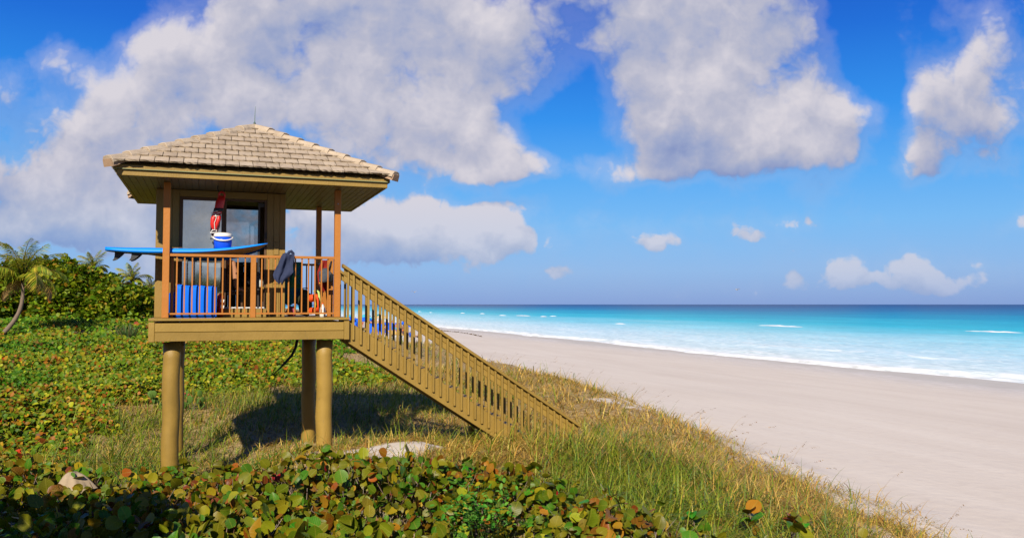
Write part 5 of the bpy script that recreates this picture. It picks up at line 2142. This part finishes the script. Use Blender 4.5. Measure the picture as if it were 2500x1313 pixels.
PE = [(0, 1), (1, 2), (2, 3), (3, 4), (4, 5), (5, 6), (0, 7), (7, 8), (8, 9), (9, 10), (10, 11), (11, 12), (12, 13), (13, 14), (14, 15),
      (0, 16), (16, 17), (17, 18), (18, 19), (19, 20), (20, 21), (21, 22), (22, 23), (23, 24), (3, 25), (25, 26), (26, 27), (27, 28), (28, 29), (3, 30), (30, 31), (31, 32), (32, 33), (33, 34)]
PR = [.145, .135, .145, .125, .06, .085, .088, .095, .082, .066, .062, .056, .036, .04, .038, .024, .095, .082, .066, .06, .055, .036, .04, .037, .024,
      .06, .05, .044, .037, .030, .06, .05, .044, .037, .030]
for hand, sg in ((29, 1), (34, -1)):
    hx_, hy_, hz_ = PV[hand]
    for f in range(4):
        i0 = len(PV)
        oy = (f - 1.5) * .021
        ln_ = (.075, .088, .082, .066)[f]
        PV += [(hx_ + .05, hy_ + oy, hz_ - .002), (hx_ + .05 + ln_ * .6, hy_ + oy * 1.2, hz_ - .012), (hx_ + .05 + ln_, hy_ + oy * 1.25, hz_ - .03)]
        PE += [(hand, i0), (i0, i0 + 1), (i0 + 1, i0 + 2)]
        PR += [.011, .0095, .008]
    i0 = len(PV)
    PV += [(hx_ + .02, hy_ + .035 * sg, hz_), (hx_ + .055, hy_ + .05 * sg, hz_ - .012)]
    PE += [(hand, i0), (i0, i0 + 1)]
    PR += [.012, .010]
for foot, ty in ((15, 1.325), (24, 1.71)):
    fx, fy, fz = PV[foot]
    for f in range(5):
        i0 = len(PV)
        oy = (f - 2) * .015
        PV += [(fx + .045 - abs(f - .5) * .006, fy + oy, fz - .004)]
        PE += [(foot, i0)]
        PR += [.011 if f else .013]
body = link('body', skin_mesh('body', PV, PE, PR, 2), SKIN, lg)
bm = bmesh.new()
bmesh.ops.create_uvsphere(bm, u_segments=20, v_segments=14, radius=1.0)
for v in bm.verts:
    v.co = Vector((.795 + v.co.x * .095, 1.52 + v.co.y * .088, 1.705 + v.co.z * .085 + (0 if v.co.z > -.2 else .05)))
bmesh.ops.delete(bm, geom=[v for v in bm.verts if v.co.x > .83 and v.co.z < 1.74], context='VERTS')
link('hair', bm_mesh('hair', bm, True), HAIR, lg)
for dy_ in (-.033, .033):
    bm = bmesh.new()
    bmesh.ops.create_uvsphere(bm, u_segments=10, v_segments=8, radius=.012)
    bmesh.ops.translate(bm, vec=(.884, 1.52 + dy_, 1.675), verts=bm.verts)
    link('eye', bm_mesh('eye', bm, True), BLACK, lg)
bm = bmesh.new()
bm_tube(bm, [(.888, 1.52, 1.675), (.908, 1.52, 1.645), (.892, 1.52, 1.632)], [.008, .014, .012], 8)
link('nose', bm_mesh('nose', bm, True), SKIN, lg)
bm = bmesh.new()
bm_tube(bm, [(.878, 1.495, 1.605), (.888, 1.52, 1.603), (.878, 1.545, 1.605)], .006, 6)
link('mouth', bm_mesh('mouth', bm, True), DKRED, lg)
# shorts: a looser skin over hips and thighs
SV = [(.815, 1.52, .99), (.80, 1.52, 1.10), (.86, 1.415, .968), (1.04, 1.372, .982), (1.13, 1.36, .985), (.86, 1.625, .968), (1.02, 1.668, .972), (1.10, 1.68, .97)]
SE = [(0, 1), (0, 2), (2, 3), (3, 4), (0, 5), (5, 6), (6, 7)]
link('shorts', skin_mesh('shorts', SV, SE, [.158, .148, .108, .098, .094, .108, .098, .094], 2), NAVY, lg)

ch = on_tower('high_chair', 0, 0, 0, 'tall dark lookout chair inside the cabin under the seated person', 'chair')
bm = bmesh.new()
bm_box(bm, (.60, 1.28, .80), (1.02, 1.76, .835))
link('seat', bm_mesh('seat', bm), BLACK, ch)
bm = bmesh.new()
bm_box(bm, (.575, 1.30, 1.02), (.60, 1.74, 1.40))
link('backrest', bm_mesh('backrest', bm), BLACK, ch)
for (u, v) in ((.61, 1.29), (.61, 1.75), (1.01, 1.29), (1.01, 1.75)):
    bm = bmesh.new()
    bm_box(bm, (u - .014, v - .014, .031), (u + .014, v + .014, 1.38 if u < .8 else .80))
    link('leg', bm_mesh('leg', bm), DARKWOOD, ch)
bm = bmesh.new()
bm_box(bm, (1.02, 1.28, .425), (1.44, 1.76, .452))
bm_box(bm, (1.40, 1.30, .031), (1.43, 1.33, .425))
bm_box(bm, (1.40, 1.71, .031), (1.43, 1.74, .425))
link('footrest', bm_mesh('footrest', bm), DARKWOOD, ch)

# ------------------------------------------------------------------ the crowded beach far behind the stairs
def beach_person(pose, seed):
    r = random.Random(seed)
    if pose == 'stand':
        a, b = r.uniform(-.08, .12), r.uniform(-.1, .1)
        V = [(0, 0, .95), (0, .0, 1.15), (0, .01, 1.38), (0, .0, 1.50), (.01, 0, 1.58), (.012, 0, 1.66),
             (.02, .10, .88), (.03 + a, .11, .48), (a, .12, .08), (a + .14, .13, .03), (.02, -.10, .88), (.03 + b, -.11, .48), (b - .03, -.12, .08), (b + .11, -.13, .03),
             (0, .19, 1.40), (-.03, .24, 1.12), (.06, .25, .86), (0, -.19, 1.40), (.02, -.26, 1.13), (.14, -.22, .93)]
    elif pose == 'walk':
        V = [(0, 0, .93), (.02, 0, 1.14), (.04, 0, 1.36), (.05, 0, 1.48), (.07, 0, 1.56), (.08, 0, 1.64),
             (.02, .09, .87), (.20, .10, .50), (.30, .10, .10), (.43, .10, .05), (.0, -.09, .87), (-.06, -.10, .47), (-.32, -.10, .14), (-.24, -.10, .04),
             (.03, .18, 1.38), (-.10, .23, 1.14), (-.08, .22, .92), (.05, -.18, 1.38), (.12, -.24, 1.12), (.28, -.20, 1.00)]
    else:
        V = [(0, 0, .16), (-.04, 0, .36), (-.05, 0, .58), (-.03, 0, .70), (-.01, 0, .78), (0, 0, .86),
             (.08, .10, .15), (.38, .12, .42), (.58, .12, .08), (.70, .12, .04), (.08, -.10, .15), (.46, -.13, .20), (.82, -.14, .08), (.90, -.14, .12),
             (-.05, .19, .60), (-.20, .24, .36), (-.24, .26, .08), (-.04, -.19, .60), (.10, -.24, .40), (.30, -.20, .30)]
    E_ = [(0, 1), (1, 2), (2, 3), (3, 4), (4, 5), (0, 6), (6, 7), (7, 8), (8, 9), (0, 10), (10, 11), (11, 12), (12, 13), (2, 14), (14, 15), (15, 16), (2, 17), (17, 18), (18, 19)]
    Rr = [.14, .125, .14, .06, .085, .09, .09, .062, .042, .035, .09, .062, .042, .035, .058, .043, .034, .058, .043, .034]
    return skin_mesh('body', V, E_, Rr, 1)


POSES = {p: beach_person(p, 5) for p in ('stand', 'walk', 'sit')}
SUITS = [plain('swim ' + n_, c_, .7, .2, .1) for n_, c_ in (('blue', (.02, .08, .42)), ('red', (.5, .03, .03)), ('black', (.02, .02, .025)), ('white', (.7, .69, .66)), ('turquoise', (.05, .4, .45)), ('orange', (.6, .18, .03)))]
SUITN = ['blue', 'red', 'black', 'white', 'turquoise', 'orange']


def add_person(px, Yd, pose, rz, suit, skin, hair, shirt, label):
    x = hx(px, Yd)
    z = gz(x, Yd)
    me = POSES[pose].copy()
    me.materials.clear()
    for m in (skin, SUITS[suit], hair):
        me.materials.append(m)
    zz = {'stand': (.80, 1.02, 1.62), 'walk': (.78, 1.0, 1.60), 'sit': (.0, .30, .83)}[pose]
    for p in me.polygons:
        c = p.center
        if c.z > zz[2] or (c.z > zz[2] - .12 and c.x < -.02 + (.08 if pose == 'walk' else 0) and c.z > zz[2] - .10):
            p.material_index = 2
        elif zz[0] < c.z < (zz[1] if not shirt else zz[1] + .42) and abs(c.y) < .2 and (pose != 'sit' or c.x < .22):
            p.material_index = 1
    o = link('person', me, None, None, (x, Yd, z - .02), (0, 0, rz))
    s_ = .94 + .1 * ((px * 7) % 10) / 10
    o.scale = (s_,) * 3
    return tag(o, label, 'person', 'people on the far beach')


people = [
    (847, 150, 'stand', 1.2, 3, SKIN, HAIR, True, 'person in white standing just right of the tower post on the far beach'),
    (857, 190, 'walk', 2.0, 1, SKIN2, HAIR, False, 'person in red swimwear walking far off beyond the first blue umbrella'),
    (862, 205, 'stand', .4, 2, SKIN2, HAIR2, False, 'fair haired person in black swimwear at the water beyond the umbrellas'),
    (866, 196, 'stand', 4.0, 5, SKIN, HAIR, False, 'person in orange shorts standing near the surf'),
    (869, 210, 'walk', 5.0, 0, SKIN3, HAIR, False, 'person in blue shorts wading at the far surf'),
    (874, 180, 'stand', 3.1, 4, SKIN2, HAIR, False, 'person in turquoise between the umbrellas and the surf'),
    (883, 128, 'sit', 2.2, 2, SKIN, HAIR, False, 'person in black sitting on the sand in front of the blue cabanas'),
    (886, 165, 'stand', 1.0, 1, SKIN, HAIR, False, 'person in red shorts standing between two blue umbrellas'),
    (896, 200, 'walk', .2, 3, SKIN2, HAIR2, False, 'fair haired person in white swimwear strolling by the water'),
    (903, 145, 'stand', 2.6, 2, SKIN3, HAIR, True, 'person in a long black top standing by the umbrellas'),
    (907, 146, 'walk', 3.6, 2, SKIN, HAIR, False, 'person in black shorts walking past the umbrellas'),
    (913, 190, 'stand', .9, 1, SKIN2, HAIR, True, 'person in a red shirt standing near the teal umbrella'),
    (921, 116, 'sit', 2.9, 3, SKIN, HAIR, False, 'person in white sitting before the largest blue cabana'),
    (926, 178, 'walk', 1.7, 0, SKIN2, HAIR, False, 'person in blue swimwear walking behind the largest cabana'),
    (932, 170, 'stand', 5.5, 5, SKIN, HAIR2, False, 'fair haired person in orange beside the beige umbrella'),
    (939, 122, 'stand', 3.9, 2, SKIN3, HAIR, True, 'person in a black shirt standing right of the largest cabana'),
    (943, 118, 'walk', 1.1, 0, SKIN2, HAIR, False, 'person in blue shorts walking right of the largest cabana'),
    (951, 160, 'stand', 2.4, 3, SKIN2, HAIR2, True, 'fair haired person in a white shirt behind the small cabanas'),
    (958, 172, 'walk', .5, 1, SKIN, HAIR, False, 'person in red swimwear farther off behind the small cabanas'),
    (968, 124, 'stand', 4.4, 4, SKIN, HAIR, False, 'person in turquoise swimwear standing by the yellow sunbeds'),
    (974, 121, 'sit', 3.3, 2, SKIN2, HAIR, True, 'person in black sitting by the yellow sunbeds'),
    (985, 117, 'stand', 1.9, 5, SKIN3, HAIR, False, 'person in orange shorts standing by the navy cabana'),
    (996, 114, 'sit', 2.5, 1, SKIN, HAIR, True, 'person in a red top sitting right of the navy cabana'),
    (1002, 113, 'sit', 1.5, 0, SKIN2, HAIR, True, 'person in a blue top sitting at the right end of the crowd'),
    (1022, 112, 'sit', 2.9, 2, SKIN, HAIR, False, 'person in black lying back on the sand, alone to the right'),
]
for a in people:
    add_person(*a)

CAN = [plain('canopy ' + n_, c_, .7, .25, .08) for n_, c_ in (('bright blue', (.006, .12, .75)), ('turquoise', (.04, .42, .55)), ('teal green', (.03, .26, .27)), ('beige', (.62, .50, .30)), ('navy', (.01, .02, .09)))]
POLE = plain('white pole', (.6, .6, .58), .4)


def beach_umbrella(px, Yd, ztop, r, ci, label, group):
    x = hx(px, Yd)
    z = gz(x, Yd)
    root = empty('beach_umbrella', (x, Yd, z), random.uniform(0, 1), label, 'umbrella', group)
    root.rotation_euler = (random.uniform(-.12, .12), random.uniform(-.12, .12), random.uniform(0, 1))
    bm = bmesh.new()
    bm_tube(bm, [(0, 0, -.2), (0, 0, ztop)], .022, 6)
    link('pole', bm_mesh('pole', bm), POLE, root)
    bm = bmesh.new()
    top = bm.verts.new((0, 0, ztop))
    n = 8
    r1 = [bm.verts.new((r * .55 * math.cos(2 * PI * k / n), r * .55 * math.sin(2 * PI * k / n), ztop - r * .14)) for k in range(n)]
    r2 = [bm.verts.new((r * math.cos(2 * PI * k / n), r * math.sin(2 * PI * k / n), ztop - r * .42)) for k in range(n)]
    r3 = [bm.verts.new((r * math.cos(2 * PI * k / n), r * math.sin(2 * PI * k / n), ztop - r * .42 - .16)) for k in range(n)]
    for k in range(n):
        j = (k + 1) % n
        bm.faces.new((top, r1[k], r1[j]))
        bm.faces.new((r1[k], r2[k], r2[j], r1[j]))
        bm.faces.new((r2[k], r3[k], r3[j], r2[j]))
    link('canopy', bm_mesh('canopy', bm), CAN[ci], root)


G = 'beach umbrellas on the far beach'
for a in ((852, 150, 2.2, 1.1, 0, 'bright blue umbrella nearest the tower post on the far beach'),
          (868, 152, 2.0, 1.2, 0, 'bright blue umbrella behind the left blue cabana'),
          (891, 148, 2.3, 1.3, 0, 'large bright blue umbrella standing over the sitting people'),
          (899, 155, 2.1, 1.1, 0, 'blue umbrella partly behind the large blue one'),
          (992, 128, 2.1, 1.0, 0, 'blue umbrella above the navy cabana'),
          (1004, 116, 1.9, .85, 0, 'blue umbrella at the right end of the crowd'),
          (853, 185, 2.4, 1.2, 1, 'turquoise umbrella farthest left near the surf'),
          (895, 195, 2.6, 1.2, 1, 'turquoise umbrella highest behind the large blue one'),
          (904, 170, 2.1, 1.2, 1, 'pale turquoise umbrella right of the large blue one'),
          (923, 185, 2.7, 1.3, 2, 'teal green umbrella behind the largest cabana'),
          (932, 180, 2.6, 1.2, 3, 'beige umbrella among the blue ones')):
    beach_umbrella(*a, G)


def cabana(px, Yd, w, h, ci, rz, label):
    x = hx(px, Yd)
    z = gz(x, Yd)
    root = empty('beach_cabana', (x, Yd, z), rz, label, 'beach cabana', 'canvas cabanas on the far beach')
    bm = bmesh.new()
    n = 8
    prof = [(-w * .45, 0), (-w * .45, h * .62)] + [(-w * .45 + w * .42 * (1 - math.cos(a)), h * .62 + h * .38 * math.sin(a)) for a in np.linspace(.2, PI / 2, 5)] + [(w * .25, h * .96)]
    A = [bm.verts.new((px_, -w * .5, pz)) for px_, pz in prof]
    B = [bm.verts.new((px_, w * .5, pz)) for px_, pz in prof]
    for i in range(len(prof) - 1):
        bm.faces.new((A[i], A[i + 1], B[i + 1], B[i]))
    for side in (A, B):
        c0 = bm.verts.new((w * .25, side[0].co.y, 0))
        bm.faces.new(list(side) + [c0])
    link('canopy', bm_mesh('canopy', bm), CAN[ci], root)
    bm = bmesh.new()
    bm_box(bm, (-w * .35, -w * .42, .22), (w * .45, w * .42, .32))
    bm_box(bm, (-w * .40, -w * .42, .32), (-w * .30, w * .42, .80))
    link('seat', bm_mesh('seat', bm), CAN[ci], root)
    for sy in (-1, 1):
        bm = bmesh.new()
        bm_box(bm, (-w * .3, sy * w * .38 - .03, 0), (w * .4, sy * w * .38 + .03, .22))
        link('base', bm_mesh('base', bm), POLE, root)


for a in ((866, 138, 1.3, 1.45, 0, 1.2, 'bright blue cabana just right of the first stair balusters'),
          (915, 124, 1.35, 1.55, 0, 1.3, 'largest bright blue cabana, left one of the pair'),
          (927, 123, 1.3, 1.5, 0, 1.5, 'largest bright blue cabana, right one of the pair'),
          (944, 145, 1.3, 1.4, 0, 1.0, 'small blue cabana in the row behind, left end'),
          (955, 147, 1.3, 1.4, 0, 1.3, 'small blue cabana in the row behind, middle'),
          (968, 146, 1.3, 1.4, 0, 1.1, 'small blue cabana in the row behind, right end'),
          (950, 130, 1.2, 1.2, 0, .6, 'low blue cabana in front of the small row'),
          (988, 121, 1.1, 1.4, 4, 1.2, 'dark navy cabana near the right end of the crowd')):
    cabana(*a)

YCUSH = plain('yellow cushion', (.66, .42, .12), .8, .2, .1)
for (px, Yd, lab) in ((962, 112, 'yellow sunbed left of the navy cabana'), (969, 114, 'yellow sunbed directly before the navy cabana'), (983, 111, 'yellow sunbed farthest right')):
    x = hx(px, Yd)
    root = empty('sunbed', (x, Yd, gz(x, Yd)), 2.2, lab, 'sunbed', 'yellow sunbeds')
    bm = bmesh.new()
    bm_box(bm, (-.6, -.32, .30), (.6, .32, .38))
    link('cushion', bm_mesh('cushion', bm), YCUSH, root)
    bm = bmesh.new()
    bm_box(bm, (0, -.32, 0), (.7, .32, .08))
    b_ = link('backrest', bm_mesh('backrest', bm), YCUSH, root, (.6, 0, .32), (0, -.75, 0))
    for sx in (-.5, .5):
        bm = bmesh.new()
        bm_box(bm, (sx - .03, -.3, 0), (sx + .03, .3, .30))
        link('leg', bm_mesh('leg', bm), POLE, root)

# ------------------------------------------------------------------ small things on the dune and in the air
PAD = plain('dusty green cactus pad', (.075, .14, .022), .7, .15, .25, 20)
p0 = on_ground(432, 1002)
pp_ = empty('prickly_pear', p0, 0, 'prickly pear cactus growing in the grass behind the near left pile', 'cactus')
rc = random.Random(5)
bmp = bmesh.new()
bmesh.ops.create_uvsphere(bmp, u_segments=14, v_segments=10, radius=1.0)
for v in bmp.verts:
    v.co = Vector((v.co.x * .075 * (1 + .15 * v.co.z), v.co.y * .016, .1 + v.co.z * .1))
padm = bm_mesh('pad', bmp, True)
padm.materials.append(PAD)
for side in (-1, 1):
    for k in range(12):
        lvl = k // 4
        o = link('pad', padm, None, pp_, (side * (.20 + rc.uniform(-.0, .42)), rc.uniform(-.25, .25), .02 + lvl * .13 + rc.uniform(0, .05)))
        o.rotation_euler = (rc.uniform(-.35, .35), rc.uniform(-.6, .6), rc.uniform(0, 3))
        o.scale = (rc.uniform(.65, 1.05),) * 3
for k in range(5):
    bm = bmesh.new()
    bmesh.ops.create_uvsphere(bm, u_segments=8, v_segments=6, radius=.022)
    link('fruit', bm_mesh('fruit', bm, True), plain('red cactus fruit', (.38, .04, .03), .5), pp_, (rc.choice((-1, 1)) * rc.uniform(.15, .4), rc.uniform(-.25, -.1), rc.uniform(.25, .45)))

p0 = on_ground(312, 842)
yu = empty('palmetto', p0, 0, 'spiky green palmetto clump standing out of the ground cover', 'plant')
n = 260
a = rng.uniform(0, 2 * PI, n)
P = np.stack([np.cos(a) * rng.uniform(0, .4, n), np.sin(a) * rng.uniform(0, .3, n), np.full(n, .1)], 1)
col = palette(n, [(.06, .12, .03), (.09, .16, .04), (.28, .20, .09)], [1.2, 1, .7])
to_mesh('fronds', [blades(P, rng.uniform(.6, 1.1, n), rng.uniform(.03, .05, n), a, rng.uniform(.0, .7, n), rng.uniform(0, .5, n), col, 3)], M_GRASS, yu, 'stuff')

cl = at_dist(176, 1172, 11.4)
ca = empty('canvas_cloth', cl, .3, 'beige canvas cloth dropped in the leaves at the lower left', 'cloth')
bm = bmesh.new()
ns_, nr = 34, 9
rings = []
for j in range(nr):
    t = j / (nr - 1)
    ring_ = []
    for i in range(ns_):
        a = 2 * PI * i / ns_
        fold_ = 1 + .16 * math.sin(a * 9 + t) * t + .10 * math.sin(a * 5 + 1)
        r_ = (.05 + .15 * t ** .7) * fold_ * (1.15 if math.cos(a) > 0 else 1)
        ring_.append(bm.verts.new((r_ * math.cos(a) * 1.15, r_ * math.sin(a) * .8, .09 - .24 * t ** 1.1 + .035 * math.sin(a * 3 + 1) * t + .03 * math.sin(a * 2) * (1 - t))))
    rings.append(ring_)
for a_, b_ in zip(rings, rings[1:]):
    for i in range(ns_):
        bm.faces.new((a_[i], a_[(i + 1) % ns_], b_[(i + 1) % ns_], b_[i]))
bm.faces.new(rings[0])
link('cloth', bm_mesh('cloth', bm, True), plain('beige canvas', (.36, .28, .185), .9, .15, .15, 20, .4), ca)

p0 = on_ground(849, 1050)
pc = link('paper_scrap', bm_mesh('paper_scrap', blob((0, 0, .02), (.035, .03, .022), .3, 3, 2), False), WHITE, None, p0)
tag(pc, 'crumpled white paper scrap on the sand beside the right pile', 'litter')
p0 = on_ground(1395, 965)

# gulls
for (px, py, Yd, rz, lab) in ((1799, 707, 110, .4, 'gull gliding low over the sea on the right'), (1012, 713, 120, 2.2, 'tiny gull over the surf near the stairs')):
    c = at_dist(px, py, Yd)
    root = empty('gull', c, rz, lab, 'bird', 'gulls over the sea')
    GUL = plain('grey white plumage', (.34, .33, .34), .8)
    bm = bmesh.new()
    bm_tube(bm, [(-.24, 0, .0), (-.14, 0, .0), (0, 0, 0), (.12, 0, .02), (.19, 0, .04), (.24, 0, .03)], [.012, .045, .07, .06, .042, .012], 8)
    link('body', bm_mesh('body', bm, True), GUL, root)
    for sy in (-1, 1):
        bm = bmesh.new()
        L_ = [(.07, .03, .02), (.10, .28, .14), (.0, .66, .06)]
        T_ = [(-.07, .03, .01), (-.05, .28, .12), (-.06, .66, .055)]
        a_ = [bm.verts.new((x, y * sy, z)) for x, y, z in L_]
        b_ = [bm.verts.new((x, y * sy, z)) for x, y, z in T_]
        c_ = [bm.verts.new((x * .5 + .02, y * sy, z + .015)) for x, y, z in L_]
        for i in range(2):
            bm.faces.new((a_[i], a_[i + 1], c_[i + 1], c_[i]))
            bm.faces.new((c_[i], c_[i + 1], b_[i + 1], b_[i]))
            bm.faces.new((a_[i], b_[i], b_[i + 1], a_[i + 1]))
        link('wing', bm_mesh('wing', bm, True), GUL, root)

# dark line of seaweed on the far sand
n = 240
t = rng.uniform(0, 1, n)
X = np.interp(t, [0, 1], [hx(1078, 150), hx(1178, 150)])
Yw = np.interp(t, [0, .4, 1], [158, 152, 128]) + rng.normal(0, .8, n)
P = np.stack([X * Yw / 150, Yw, np.zeros(n)], 1)
P[:, 2] = ground(P[:, 0], P[:, 1]) + .03
to_mesh('seaweed', [scatter(small_leaf(.3, .9), P, rotm(rng.uniform(0, 6.28, n), rng.normal(0, .5, n), rng.normal(0, .5, n)), rng.uniform(.1, .28, n), palette(n, [(.10, .06, .03), (.16, .10, .05)], [1, 1]))], M_COVER, None, 'stuff')
